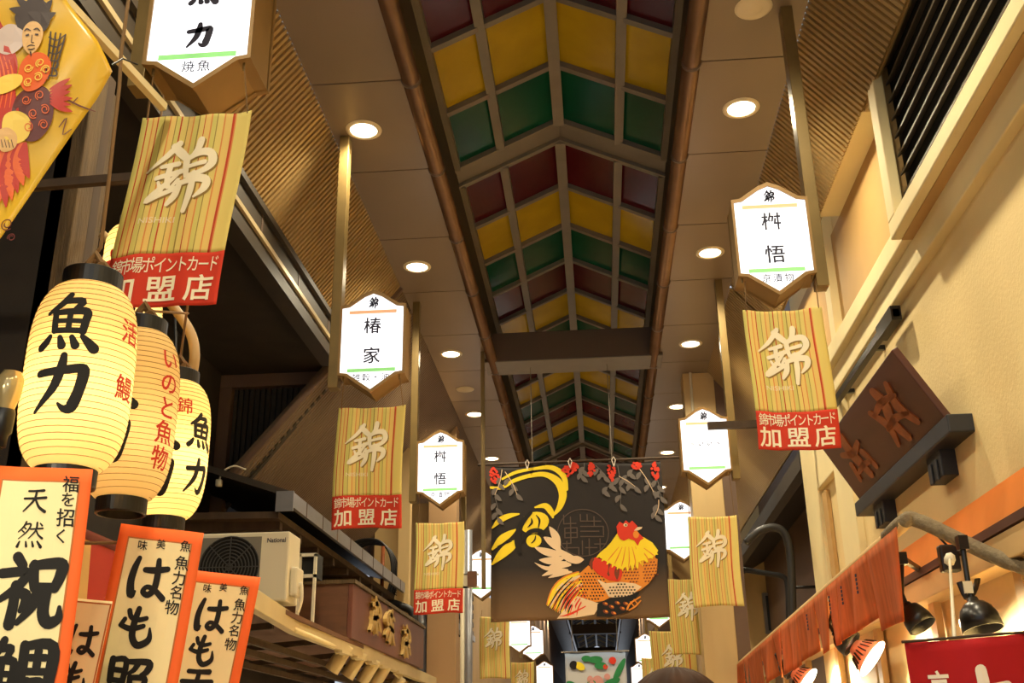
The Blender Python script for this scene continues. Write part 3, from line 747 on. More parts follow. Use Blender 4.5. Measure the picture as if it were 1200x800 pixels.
def blade(x0, y0, x1, y1, w, bend=0.0):
    """leaf or feather shape from root to tip"""
    dx, dy = x1 - x0, y1 - y0; l = math.hypot(dx, dy); nx, ny = -dy / l, dx / l; L, R_ = [], []
    n = 9
    for i in range(n + 1):
        s = i / n; b = bend * math.sin(PI * s); ww = w * .5 * math.sin(PI * min(1, s * .92 + .06)) ** .8
        cx, cy = x0 + dx * s + nx * b, y0 + dy * s + ny * b
        L.append((cx + nx * ww, cy + ny * ww)); R_.append((cx - nx * ww, cy - ny * ww))
    return L + R_, [(i, i + 1, n + 2 + i, n + 1 + i) for i in range(n)]
AM = dict(y=mat('print yellow', (250, 220, 44), .85), o=mat('print orange', (232, 142, 48), .85), r=mat('print red', (222, 58, 34), .85), w=mat('print cream', (238, 208, 168), .85),
          k=mat('print black', (26, 21, 19), .85), g=mat('print grey', (112, 104, 98), .85), s=mat('print seal grey', (88, 72, 62), .85), b=mat('print brown', (122, 60, 36), .85))
def st(m, layer, pts, part): art(m, layer, ribbon(pts, 6), part)
# tail loop
st('y', 1, [(44, 146, 12), (90, 146, 16), (150, 112, 18), (220, 92, 20), (290, 92, 24), (345, 130, 34), (366, 190, 36), (350, 250, 26), (318, 290, 8)], 'tail_plume')
st('y', 1, [(96, 104, 10), (160, 72, 16), (240, 60, 14), (320, 62, 22), (372, 105, 26), (384, 170, 16)], 'tail_plume')
st('y', 1, [(46, 336, 6), (80, 300, 26), (120, 280, 24), (166, 272, 8)], 'tail_plume')
st('y', 1, [(240, 244, 8), (285, 240, 26), (310, 270, 26), (318, 296, 10)], 'tail_plume')
st('y', 1, [(48, 432, 10), (85, 390, 34), (120, 365, 30), (150, 345, 8)], 'tail_plume')
st('y', 1, [(48, 500, 8), (90, 455, 40), (130, 420, 44), (160, 396, 14)], 'tail_plume')
art('y', 1, disc(235, 316, 66, 50, rot=-.2), 'tail_plume'); art('y', 1, disc(232, 400, 34, 30), 'tail_plume')
for a, b in (((160, 440), (166, 320)), ):
    st('k', 2, [(168, 446, 22), (158, 390, 26), (176, 320, 26), (220, 268, 16)], 'tail_plume')
st('k', 2, [(176, 400, 16), (214, 358, 20), (262, 356, 20), (286, 388, 12)], 'tail_plume')
st('k', 2, [(206, 336, 4), (224, 316, 10), (222, 296, 4)], 'tail_plume'); st('k', 2, [(252, 340, 4), (258, 306, 9), (244, 282, 4)], 'tail_plume')
st('k', 2, [(222, 410, 4), (236, 396, 7), (240, 376, 3)], 'tail_plume'); st('k', 2, [(70, 420, 3), (100, 408, 8), (134, 398, 3)], 'tail_plume')
# pale saddle feathers
for x0, y0, x1, y1, w, bd in ((345, 440, 302, 338, 34, 6), (350, 452, 276, 384, 36, 5), (360, 470, 236, 430, 34, -6), (366, 484, 256, 488, 34, -8), (376, 500, 236, 500, 20, -30), (396, 516, 300, 520, 32, 4), (384, 540, 268, 560, 24, 8), (400, 548, 296, 570, 20, 4), (446, 490, 392, 482, 18, 0)):
    art('w', 2, blade(x0, y0, x1, y1, w, bd), 'saddle_feathers')
st('w', 2, [(330, 440, 12), (380, 480, 34), (420, 500, 26), (448, 494, 8)], 'saddle_feathers')
# big lower tail: fan of orange and yellow quills
for i in range(15):
    s = i / 14
    art('oyowyo'[i % 6], 3 + (i % 2) * .4, blade(430 + 20 * s, 548 + 80 * s, 286 + 60 * s + 40 * s * s, 690 + 60 * s, 26, 26 - 14 * s), 'tail_fan')
for i in range(6): st('k', 4, [(400 + 6 * i, 572 + 14 * i, 3), (340 + 10 * i, 630 + 14 * i, 7), (296 + 16 * i, 700 + 8 * i, 3)], 'tail_fan')
for i in range(6): st('r', 4.4, [(430 + 6 * i, 590 + 12 * i, 2), (376 + 10 * i, 650 + 10 * i, 7), (345 + 14 * i, 715 + 5 * i, 2)], 'tail_fan')
art('w', 4.6, poly([(420, 655), (520, 690), (490, 735), (400, 750), (330, 752), (360, 715)]), 'tail_fan')
for i in range(4): st('r', 5, [(470 - 16 * i, 690 + 10 * i, 2), (430 - 16 * i, 712 + 8 * i, 6), (360 - 6 * i, 742, 2)], 'tail_fan')
# body
art('o', 3.2, poly([(428, 560), (470, 520), (540, 560), (640, 520), (740, 480), (772, 500), (766, 560), (730, 606), (690, 636), (600, 664), (540, 676), (480, 684), (424, 664), (414, 610)]), 'body')
for j in range(9):
    for i in range(12):
        x = 432 + i * 13 + (j % 2) * 6.5; y = 556 + j * 14
        if (x - 482) ** 2 / 62 ** 2 + (y - 612) ** 2 / 66 ** 2 < 1: art('k', 4, disc(x, y, 4.6, 3.4, 8, .6), 'body')
for j in range(8):
    for i in range(14):
        x = 606 + i * 13 + (j % 2) * 6.5; y = 498 + j * 14
        if (x - 690) ** 2 / 84 ** 2 + (y - 548) ** 2 / 58 ** 2 < 1: art('b', 4, disc(x, y, 5, 3.4, 8, -.4), 'body')
art('w', 4.2, poly([(506, 580), (545, 600), (610, 596), (672, 604), (700, 620), (660, 650), (600, 668), (556, 660), (540, 630)]), 'body')
for j in range(5):
    for i in range(10):
        x = 556 + i * 14 + (j % 2) * 7; y = 606 + j * 13
        if (x - 615) ** 2 / 66 ** 2 + (y - 634) ** 2 / 30 ** 2 < 1: art('k', 4.8, disc(x, y, 4.6, 3.6, 8), 'body')
# red wing
for i in range(11): art('r' if i % 3 else 'b', 5 + .1 * (i % 2), blade(492 + 12 * i, 486 + 4 * i, 476 + 13 * i + (10 - i), 540 + 5 * i, 22, 3), 'wing')
art('r', 4.9, poly([(474, 516), (500, 484), (560, 504), (620, 540), (600, 594), (560, 588), (510, 558)]), 'wing')
# neck hackle
art('y', 5.6, poly([(600, 378), (570, 420), (540, 452), (520, 486), (560, 510), (612, 540), (650, 520), (700, 506), (760, 488), (776, 462), (752, 424), (716, 398), (680, 380)]), 'hackle')
for i in range(13):
    s = i / 12; art('y', 5.7, blade(590 + 120 * s, 430 + 10 * s, 506 + 268 * s, 486 + 66 * math.sin(PI * s) - 6 * s, 24, 0), 'hackle')
for i in range(8):
    s = i / 7; st('o', 6, [(606 + 100 * s, 440, 2), (572 + 180 * s, 480 + 20 * math.sin(PI * s), 5), (556 + 206 * s, 500 + 34 * math.sin(PI * s), 2)], 'hackle')
# head
art('r', 6.6, poly([(602, 384), (598, 346), (612, 324), (628, 334), (640, 318), (654, 332), (668, 320), (680, 334), (690, 346), (684, 362), (700, 384), (716, 402), (700, 412), (688, 436), (674, 412), (650, 402), (628, 412), (612, 404)]), 'head')
art('w', 7.2, disc(638, 340, 9, 8), 'head'); art('k', 7.6, disc(639, 340, 3.5), 'head'); art('w', 7.2, poly([(674, 366), (690, 350), (712, 350), (706, 360), (690, 366)]), 'head')
art('o', 7.2, disc(682, 384, 13, 17), 'head')
# feet
art('k', 5.2, poly([(506, 690), (560, 664), (640, 660), (690, 640), (640, 726), (560, 748), (500, 744)]), 'feet')
for x, y in ((540, 690), (566, 704), (592, 688), (612, 712), (574, 732), (540, 724), (628, 692)): art('b', 5.8, disc(x, y, 13, 8, 9, .5), 'feet'); art('o', 6.1, disc(x + 3, y - 1, 7, 4, 8, .5), 'feet')
st('o', 6, [(632, 716, 8), (648, 690, 8), (690, 664, 6)], 'feet'); st('o', 6, [(640, 720, 6), (668, 704, 7), (692, 680, 5)], 'feet'); st('o', 6, [(648, 684, 4), (662, 704, 5)], 'feet'); st('o', 6, [(664, 674, 4), (678, 694, 5)], 'feet')
# berries and grey leaves
rng = random.Random(3)
for cx, cy, rx, ry in ((62, 92, 22, 42), (396, 82, 26, 30), (426, 68, 18, 22), (498, 84, 16, 36), (590, 90, 16, 44), (704, 62, 22, 18), (786, 96, 18, 44)):
    for i in range(26):
        a = rng.random() * 2 * PI; r = math.sqrt(rng.random()); y = cy + ry * r * math.sin(a); x = cx + rx * r * math.cos(a) * (1 - .6 * max(0, (y - cy) / ry))
        art('r', 2.2 + .02 * i, disc(x, y, 6.5, 6.5, 8), 'berries')
for x0, y0, x1, y1 in ((620, 60, 620, 250), (620, 120, 545, 176), (622, 110, 690, 160), (700, 50, 770, 190), (700, 60, 640, 120), (470, 50, 452, 110), (520, 60, 556, 110), (780, 100, 800, 220), (96, 60, 60, 180), (110, 70, 160, 180), (60, 190, 70, 290), (790, 230, 770, 300)):
    st('w' if (x0 + y0) % 3 == 0 else 'g', 2.4, [(x0, y0, 3), ((x0 + x1) / 2 + 6, (y0 + y1) / 2, 3), (x1, y1, 2)], 'leaves')
    for q in range(4):
        s = .3 + .22 * q; x, y = x0 + (x1 - x0) * s, y0 + (y1 - y0) * s; sg = 1 if q % 2 else -1
        art('g', 2.0 + .05 * q, blade(x, y, x + sg * 24 + 4, y + 34, 20, 3), 'leaves')
# round seal
st('s', 1.2, [(450 + 112 * math.cos(a * PI / 18), 372 + 106 * math.sin(a * PI / 18), 4) for a in range(37)], 'round_seal')
for path in ([(366, 290), (366, 330), (420, 330)], [(396, 300), (396, 420), (360, 420)], [(370, 350), (424, 350), (424, 394), (370, 394), (370, 350)], [(370, 372), (424, 372)], [(350, 416), (350, 470)], [(372, 440), (430, 440), (430, 470)], [(378, 410), (378, 474)],
             [(440, 290), (440, 320), (530, 320)], [(470, 290), (470, 320)], [(500, 300), (500, 344)], [(440, 344), (540, 344), (540, 384)], [(440, 366), (520, 366)], [(440, 390), (540, 390)], [(446, 410), (446, 470)], [(476, 400), (476, 474)], [(500, 424), (550, 424)], [(524, 400), (524, 466)], [(460, 440), (510, 440)]):
    for a, b in zip(path, path[1:]): st('s', 1.2, [(a[0], a[1], 5), (b[0], b[1], 5)], 'round_seal')
for (part, m), b in ART.items():
    b.build('painted_' + part, AM[m], cloth)
ro = thing('banner_rod', ((RX0 + RX1) / 2, RY, RZT), 'thin brown rod carrying the rooster banner', 'rod')
e0, e1 = at_y(560, 545, RY), at_y(822, 535, RY)
mb = MB(); mb.tube([(e0.x, RY, RZT + .022), (e1.x, RY, RZT + .03)], .014, 10); mb.build('rod', M['timber_dark'], ro, smooth=True)
for u in (618, 668, 719):
    a = at_y(u, 541, RY); mb = MB(); mb.tube([(a.x, RY - .02, RZT - .05), (a.x - .02, RY - .02, RZT + .02), (a.x, RY - .01, RZT + .06), (a.x + .02, RY - .02, RZT + .02), (a.x, RY - .02, RZT - .05)], .005, 6); mb.build('clip_tie', M['whiteprint'], ro)
for u in (624, 717):
    a = at_y(u, 541, RY); mb = MB(); mb.tube([(a.x, RY, RZT + .03), (a.x, RY, H - .04)], .005, 6); mb.build('wire', M['frame'], ro)
# far vegetable banner
VY = 30.0
va, vb_ = at_y(662, 765, VY), at_y(733, 763, VY); VW = vb_.x - va.x; VH = 1.6
t = thing('vegetable_banner', ((va.x + vb_.x) / 2, VY, va.z - VH), 'pale blue grey banner printed with vegetables, far down the arcade', 'banner')
def vsf(u, v): return (va.x + VW * u, VY + .02 * math.sin(8 * u + v), va.z - VH * v)
mb = MB(); mb.grid(vsf, 20, 10); vc = mb.build('cloth', grad_mat('pale cloth', (150, 170, 200), (206, 204, 200), .0, .35), t, smooth=True, solid=.003)
VG = mat('print leaf green', (40, 130, 70), .8); VP = mat('print pink', (214, 150, 140), .8)
for m, nm, shapes in ((VG, 'painted_leaves', [disc(.5, .12, .12, .06), disc(.58, .22, .1, .06), disc(.88, .3, .05, .22, rot=.5), disc(.74, .5, .16, .06, rot=-.4), disc(.35, .1, .08, .05), disc(.1, .52, .1, .05, rot=.5), disc(.3, .62, .12, .06), disc(.42, .5, .07, .05)]),
                      (AM['y'], 'painted_squash', [disc(.24, .22, .09, .06, rot=.6)]), (AM['k'], 'painted_aubergine', [disc(.14, .2, .07, .07)]), (AM['r'], 'painted_tomato', [disc(.78, .14, .06, .06), disc(.66, .24, .04, .04)]), (VP, 'painted_roots', [disc(.52, .5, .1, .12), disc(.68, .4, .05, .05), disc(.4, .44, .05, .06)])):
    mb = MB()
    for vs, fs in shapes: print_on(mb, (vs, fs), lambda x, y: (lambda p: (p[0], p[1] - .05, p[2]))(vsf(x, y)))
    mb.build(nm, m, vc)
mb = MB(); mb.tube([(va.x - .1, VY, va.z + .02), (vb_.x + .1, VY, va.z + .02)], .02, 8); mb.box(va.x + .2, va.x + .22, VY, VY + .01, va.z, H + .3); mb.box(vb_.x - .22, vb_.x - .2, VY, VY + .01, va.z, H + .3); mb.build('rod', M['frame'], t)

# ================================================================== paper lanterns
def lantern(y, u, vt, vb, r, label, lit, sides, cord_to=None, capt=.11, rot0=0.0, group='paper lanterns on the left', power=P_LANTERN, small=False):
    a, b = at_y(u, vt, y), at_y(u, vb, y)
    x, zt, zb = (a.x + b.x) / 2, a.z, b.z; h = zt - zb
    t = thing('paper_lantern', (x, y, zb), label, 'lantern', group)
    def rad(s):      # s 0 bottom .. 1 top
        q = abs(2 * s - 1); return r * (.50 + .50 * (1 - q ** 3.6) ** .62)
    NR = 14 if small else 32
    prof = []
    for i in range(NR * 4 + 1):
        s = i / (NR * 4); prof.append((rad(s) * (1 - .004 * (1 - abs(math.sin(PI * s * NR)))), zb + h * s))
    MB().lathe([(p, z - zb) for p, z in prof], (x, y, zb), seg=56).build('paper_shade', M['paper'] if lit else M['paper_off'], t, smooth=True)
    sh = t.children[0] if t.children else [o for o in bpy.data.objects if o.parent == t][0]
    cr = r * .56
    turns = 10 if small else 30
    sp = []
    for i in range(turns * 28 + 1):
        s = .015 + .97 * i / (turns * 28); a_ = 2 * PI * i / 28; sp.append((x + (rad(s) + .0004) * math.cos(a_), y + (rad(s) + .0004) * math.sin(a_), zb + h * s))
    MB().tube(sp, .0011, 4).build('bamboo_spiral', M['rib'], t)
    MB().lathe([(cr * .9, -.005), (cr * 1.02, -.004), (cr * 1.02, .052), (cr * .9, .054), (cr * .9, .0)], (x, y, zt - .006), seg=40).build('upper_cap', M['black'], t, smooth=False, bevel=.003)
    MB().lathe([(cr * .9, .005), (cr * 1.0, .004), (cr * 1.0, -.050), (cr * .88, -.052), (cr * .88, .0)], (x, y, zb + .006), seg=40).build('lower_cap', M['black'], t, smooth=False, bevel=.003)
    mb = MB(); mb.tube([(x - cr * .8, y, zt + .04), (x - cr * .3, y, zt + .085), (x, y, zt + .09), (x + cr * .3, y, zt + .085), (x + cr * .8, y, zt + .04)], .006, 6)
    mb.tube([(x, y, zt + .085), (x + .01, y + .02, min(zt + .75, 4.6)) if cord_to is None else cord_to], .005, 6); mb.tube([(x - .02, y, zt + .08), (x, y, zt + .11), (x + .02, y, zt + .08), (x, y, zt + .06)], .012, 6); mb.build('hanging_cord', M['cord'], t)
    def on(ang, off):
        def f(px, pz):
            s = min(.985, max(.015, (pz - zb) / h)); rr = rad(s) + off; th = ang + px / r
            return (x + rr * math.sin(th), y - rr * math.cos(th), pz)
        return f
    face = math.atan2(-x, y) * 1.0
    for ang, chars, m, sz, zc, step in sides:
        mb = MB()
        for i, ch in enumerate(chars):
            pz = zb + h * zc - step * i
            parts = brush(ch, 0, pz, sz, sz * 1.08, 1.5) if ch in BR and m == 'brush' else [glyph(ch, 0, pz, sz, off=.014 if m == 'redink' else .03)]
            for vf in parts: print_on(mb, vf, on(ang + rot0, .0025), step=.022)
        mb.build('brush_lettering' if m == 'brush' else 'red_lettering', M[m], sh)
    if lit:
        MB().lathe([(0, -.045), (.02, -.035), (.026, -.012), (.02, .01), (.012, .03), (.012, .05), (0, .052)], (x, y, zb + h * .34), seg=12).build('bulb', M['bulb'], t, smooth=True)
        lamp('lamp_light', 'POINT', (x, y, zb + h * .42), power, (1.0, .80, .45), t, size=.05)
    return t
D = math.radians
lantern(2.6, 93, 340, 552, .140, 'big lit paper lantern, nearest, with two large black brushed characters facing the camera', True, [(D(10), '魚力', 'brush', .150, .71, .172), (D(82), '活鰻', 'redink', .07, .72, .16)], cord_to=at_y(108, 300, 2.75))
lantern(3.15, 155, 392, 586, .138, 'dimmer paper lantern in the middle, red writing down its right side', True, [(D(-4), '魚力', 'brush', .155, .62, .175), (D(72), 'いのと魚物', 'redink', .075, .80, .082)], power=P_LANTERN * .13, cord_to=(-1.47, 3.5, 3.12))
lantern(3.65, 200, 450, 608, .136, 'brightly lit paper lantern, third and farthest, with a small red 錦', True, [(D(2), '魚力', 'brush', .15, .60, .17), (D(37), '錦', 'redink', .062, .76, .1), (D(70), '魚力', 'brush', .12, .60, .165)], power=P_LANTERN * 1.5)
for u, vt, vb, y, r, lab, g in ((152, 268, 336, 3.55, .095, 'small lit paper lantern with a red ribbon, half hidden behind the near banner', 0), (160, 345, 404, 3.9, .10, 'small lit paper lantern below the near banner, above the middle big lantern', 1)):
    lantern(y, u, vt, vb, r, lab, True, [(D(10), '魚', 'brush', .05, .5, .1)] if g else [], small=True, power=.25, cord_to=(at_y(u, vt, y).x, y + .02, 4.89))
    if not g:
        p = at_y(139, 300, 3.46); mb = MB()
        mb.lathe([(0, -.03), (.028, -.02), (.034, 0), (.028, .02), (0, .03)], (p.x, p.y, p.z), (1, 0, .2), 12); mb.lathe([(0, -.02), (.022, -.01), (.026, .01), (0, .03)], (p.x - .02, p.y, p.z - .04), (0, 0, 1), 12)
        mb.build('red_ribbon', M['redink'], bpy.data.objects[[o.name for o in bpy.data.objects if o.get('label') == lab][0]], smooth=True)
# ---- bracket bar, branch-like cord, pipe beside lanterns
a, b = at_y(66, 218, 3.5), at_y(170, 206, 3.5)
mb = MB(); mb.bar((-3.4, 3.5, a.z - .03), (b.x + .15, 3.5, b.z), .03, .035); mb.build('bracket_bar', M['timber_dark'], label='dark bracket bar behind the near banner, across the timber posts', category='bracket')
mb = MB(); P = [at_y(u, v, 2.75) for u, v in ((142, 60), (140, 100), (133, 160), (127, 215), (118, 290), (108, 302))]; mb.tube([(P[0].x, P[0].y, 4.9)] + P, .006, 6); mb.build('hanging_rope', M['cord'], smooth=True, label='thin pale rope from which the nearest paper lantern hangs', category='rope')
mb = MB(); P = smooth_path([at_y(u, v, 4.1) for u, v in ((120, 275), (165, 315), (205, 362), (224, 392), (228, 420), (222, 450))]); mb.tube([(p[0], p[1], p[2]) for p in P], .022, 10); mb.build('conduit', M['tan_pipe'], smooth=True, label='beige conduit curving behind the third lantern', category='pipe')
mb = MB(); P = smooth_path([at_y(u, v, 5.1) for u, v in ((205, 300), (205, 360), (206, 420))]); P = [(P[0][0], P[0][1], 4.9)] + P; mb.tube(P, .008, 8); mb.build('conduit', M['black'], smooth=True, label='thin black cable straight above the third lantern', category='cable')
mb = MB(); P = smooth_path([at_y(u, v, 7.56) for u, v in ((257, 562), (262, 552), (274, 546), (288, 550))]); mb.tube(P, .007, 6); a = P[0]; mb.box(a[0] - .02, a[0] + .02, a[1] - .02, a[1] + .02, a[2] - .05, a[2]); mb.build('cable', M['acwhite'], smooth=True, label='short white cable with a plug above the outdoor unit', category='cable')
# ---- diagonal square bar holding the near banner
a, b = at_y(70, -6, 2.7), at_y(192, 126, 3.28)
mb = MB(); mb.bar(a, b, .028, .03); mb.build('diagonal_bar', M['plaster_trim'], label='pale square bar running down to the corner of the near banner', category='bar')
# ---- yellow festival flag
T3, A3, B3 = at_y(137, 84, 2.36), at_y(-10, -120, 2.28), at_y(-40, 332, 2.22)
ex, ey = A3 - T3, B3 - T3
t = thing('festival_flag', tuple(T3 + ex * .5 + ey * .5), 'glossy yellow festival flag with a painted figure in red, top left', 'flag')
fn_ = ex.cross(ey).normalized(); fn_ = fn_ if fn_.y < 0 else -fn_
def fsf(u, v):
    k = 2.2
    c = .018 * max(0, 1 - (u + v) * 7)           # rounded, pulled-in corner
    p = T3 + ex * (u + c) + ey * (v + c) + fn_ * (.012 * math.sin(6 * u + 5 * v) + .02 * math.sin(3 * v + 1) * u + .010 * math.sin(14 * u - 4 * v)); return tuple(p)
mb = MB(); mb.grid(fsf, 40, 40); fc = mb.build('cloth', mat('yellow satin cloth', (244, 200, 52), .34, var=.16, scale=5, translucent=.25), t, smooth=True, solid=.003)
def fpix(off):
    n_ = fn_
    def f(x, y):
        d = ray(x, y); s = (T3 - CAM).dot(n_) / d.dot(n_); p = CAM + d * s - T3
        # solve in the flag's own axes
        a11, a12, a22 = ex.dot(ex), ex.dot(ey), ey.dot(ey); b1, b2 = p.dot(ex), p.dot(ey); de = a11 * a22 - a12 * a12
        u, v = (b1 * a22 - b2 * a12) / de, (b2 * a11 - b1 * a12) / de
        q = Vector(fsf(u, v)) + n_ * off; return tuple(q)
    return f
FA = {}
FM = dict(r=mat('flag red', (196, 46, 24), .45, var=.2, scale=9), s=mat('flag skin', (226, 178, 110), .45), k=mat('flag dark', (52, 32, 26), .5), m=mat('flag maroon', (96, 32, 26), .45), y=mat('flag pale yellow', (240, 204, 84), .45), o=mat('flag orange', (226, 98, 34), .45), w=mat('flag pale', (210, 190, 180), .45))
def fart(m, layer, vf, part): print_on(FA.setdefault((part, m), MB()), vf, fpix(.004 + .002 * layer), step=16)
def blob(pts, sub=5):
    n = len(pts); o = []
    for i in range(n):
        p0, p1, p2, p3 = pts[i - 1], pts[i], pts[(i + 1) % n], pts[(i + 2) % n]
        for q in range(sub):
            u = q / sub
            o.append(tuple(.5 * (2 * p1[k] + (p2[k] - p0[k]) * u + (2 * p0[k] - 5 * p1[k] + 4 * p2[k] - p3[k]) * u * u + (3 * p1[k] - p0[k] - 3 * p2[k] + p3[k]) * u ** 3) for k in (0, 1)))
    return o, [tuple(range(len(o)))]
def scroll(cx, cy, r, w, m, layer, part, a0=0.0, turns=1.4):
    fart(m, layer, ribbon([(cx + r * (1 - .6 * k / 12) * math.cos(a0 + turns * 2 * PI * k / 12), cy + r * (1 - .6 * k / 12) * math.sin(a0 + turns * 2 * PI * k / 12), w) for k in range(13)], 2), part)
fart('r', 1, blob([(-14, 26), (6, 36), (20, 70), (18, 104), (24, 148), (8, 190), (-14, 200)]), 'robe')
for k in range(4): fart('o', 1.3, ribbon([(-8 + 6 * k, 56 + 4 * k, 1), (0 + 5 * k, 90, 2.4), (-6 + 6 * k, 128, 1)], 3), 'robe')
fart('w', 1.5, blob([(-6, 44), (10, 30), (26, 34), (28, 50), (12, 62), (-4, 58)]), 'sleeve')
fart('o', 2, blob([(22, 80), (34, 64), (52, 66), (62, 84), (52, 106), (34, 112), (24, 100)]), 'robe')
for cx, cy, a in ((34, 82, 0), (48, 78, 2), (46, 96, 4), (34, 100, 1), (55, 88, 3)): scroll(cx, cy, 5.5, 1.3, 'y', 3, 'robe', a)
fart('k', 1.6, blob([(24, 36), (18, 22), (28, 8), (42, 2), (56, 8), (60, 24), (52, 38), (38, 30)]), 'painted_hair')
for x1, y1 in ((12, 14), (20, 2), (34, -6), (50, -4), (62, 4), (66, 18)): fart('k', 1.7, blade(40, 24, x1, y1, 10, 2), 'painted_hair')
fart('s', 2.4, blob([(27, 36), (36, 27), (46, 29), (51, 40), (46, 56), (36, 64), (27, 54)]), 'painted_face')
for pts in ([(29, 37, 1), (32, 35, 1.8), (36, 37, 1)], [(40, 36, 1), (44, 35, 1.8), (47, 38, 1)], [(31, 42, 1.8), (33.5, 41.5, 2.2)], [(42, 41.5, 1.8), (44.5, 42, 2.2)], [(38, 42, .8), (37, 50, 1.3), (40, 51, 1)], [(32, 55, .8), (36, 53.5, 1.4), (41, 55, .8)], [(33, 58, 1), (37, 59, 1.6), (41, 58, 1)], [(36, 62, 2), (37, 67, 1)]): fart('k', 3.2, ribbon(pts, 3), 'painted_face')
fart('m', 1.2, blob([(20, 116), (38, 106), (56, 110), (64, 128), (60, 150), (44, 166), (26, 164), (14, 144)]), 'robe')
for cx, cy, a in ((32, 122, 0), (48, 118, 2), (54, 134, 4), (40, 138, 1), (52, 150, 3), (34, 152, 5)): scroll(cx, cy, 5.5, 1.1, 'o', 2.4, 'robe', a)
for q in range(4): fart('k', 1.8, ribbon([(60 + 6 * q, 40 + 2 * q, 2), (58 + 5 * q, 66, 2.2), (54 + 4 * q, 104 - 4 * q, 1.6)], 4), 'net')
for q in range(6): fart('k', 1.9, ribbon([(58, 46 + 10 * q, 1.6), (68, 52 + 9 * q, 2), (78 - 2 * q, 46 + 9 * q, 1.6)], 3), 'net')
fart('y', 2.2, blob([(6, 138), (22, 134), (36, 144), (34, 162), (18, 170), (4, 160)]), 'sleeve'); fart('y', 2.2, blob([(-8, 94), (10, 86), (26, 90), (24, 102), (6, 110), (-8, 108)]), 'sleeve'); fart('s', 2.3, blob([(-6, 160), (8, 152), (20, 160), (18, 174), (2, 178)]), 'painted_hand')
for q in range(4): fart('k', 3.0, ribbon([(2 + 4 * q, 166, .7), (4 + 4 * q, 174, .9)], 2), 'painted_hand')
for q in range(7): fart('ro'[q % 2], 1.4 + .05 * q, blade(6 + 4 * q, 168, -8 + 7 * q, 240 - 8 * abs(q - 2), 14, 5), 'robe')
for q in range(6): fart('r', 1.4 + .04 * q, blade(60, 112 + 3 * q, 84 + 2 * (q % 2), 100 + 7 * q, 6, 1), 'tassel')
fart('m', 1.4, ribbon([(78, 122, 1.6), (94, 128, 2), (112, 132, 1)], 3), 'twig'); fart('m', 1.4, ribbon([(70, 152, 1.2), (79, 142, 1.4), (74, 160, 1.2), (84, 154, 1)], 3), 'twig'); fart('m', 1.4, ribbon([(86, 126, 1), (92, 120, 1.2)], 3), 'twig')
scroll(8, 262, 8, 1.4, 'm', 1.4, 'twig', 1); scroll(14, 280, 5, 1.2, 'm', 1.4, 'twig', 3)
for (part, m), b in FA.items(): b.build('painted_' + part.replace('painted_', ''), FM[m], fc)
for u, v in ((74, 3), (134, 80)):
    p = at_y(u, v, 2.33); mb = MB(); mb.tube([(p.x, p.y - .015, p.z), (p.x + .02, p.y, p.z + .03), (p.x + .05, p.y + .03, p.z + .03)], .0025, 6); mb.build('tie', M['black'], t)
# ---- reflector bulb at left edge
p = at_y(8, 470, 2.5); t = thing('reflector_lamp', (p.x, p.y, p.z), 'silvery unlit reflector bulb in a black socket at the left edge', 'lamp')
MB().lathe([(0, .085), (.022, .08), (.036, .055), (.036, .03), (.026, .0), (.02, -.03)], p, (.1, -.1, 1), 24).build('bulb', M['glassbulb'], t, smooth=True)
mb = MB(); mb.lathe([(.024, -.02), (.027, -.03), (.027, -.08), (.02, -.09), (.02, -.12), (0, -.12)], p, (.1, -.1, 1), 20); mb.tube([(p.x - .01, p.y + .01, p.z - .11), (p.x - .05, p.y + .05, p.z - .14), (p.x - .3, p.y - .1, p.z - .16)], .012, 8); mb.build('socket', M['black'], t, smooth=True)

# ---- two unseen lamps added to brighten the posters, modelled as reflector lamps
for i, (loc, tgt) in enumerate((((-1.75, 1.55, 2.42), (-1.2, 3.0, 1.95)), ((-1.15, .9, 2.5), (-1.2, 2.9, 2.1)))):
    l = Vector(loc); d = (Vector(tgt) - l).normalized()
    t = thing('reflector_lamp', loc, ('added reflector lamp out of view on the left, brightening the posters', 'added reflector lamp nearest the camera, out of view, brightening the posters')[i], 'lamp')
    mb = MB(); mb.lathe([(0, -.1), (.02, -.098), (.026, -.05), (.03, -.02), (.06, .03), (.062, .05)], l, d, 24); mb.tube([l - d * .09, l - d * .12 + Vector((0, 0, .05)), (l.x, l.y, 4.9)], .008, 8); mb.build('housing', M['black'], t, smooth=True)
    MB().lathe([(0, .052), (.04, .05), (.06, .045)], l, d, 24).build('bulb', M['lens'], t, smooth=True)
    lamp('lamp_light', 'SPOT', l + d * .06, 3.3, WARM, t, size=.06, spot=D(95), rot=d.to_track_quat('-Z', 'Y').to_euler())

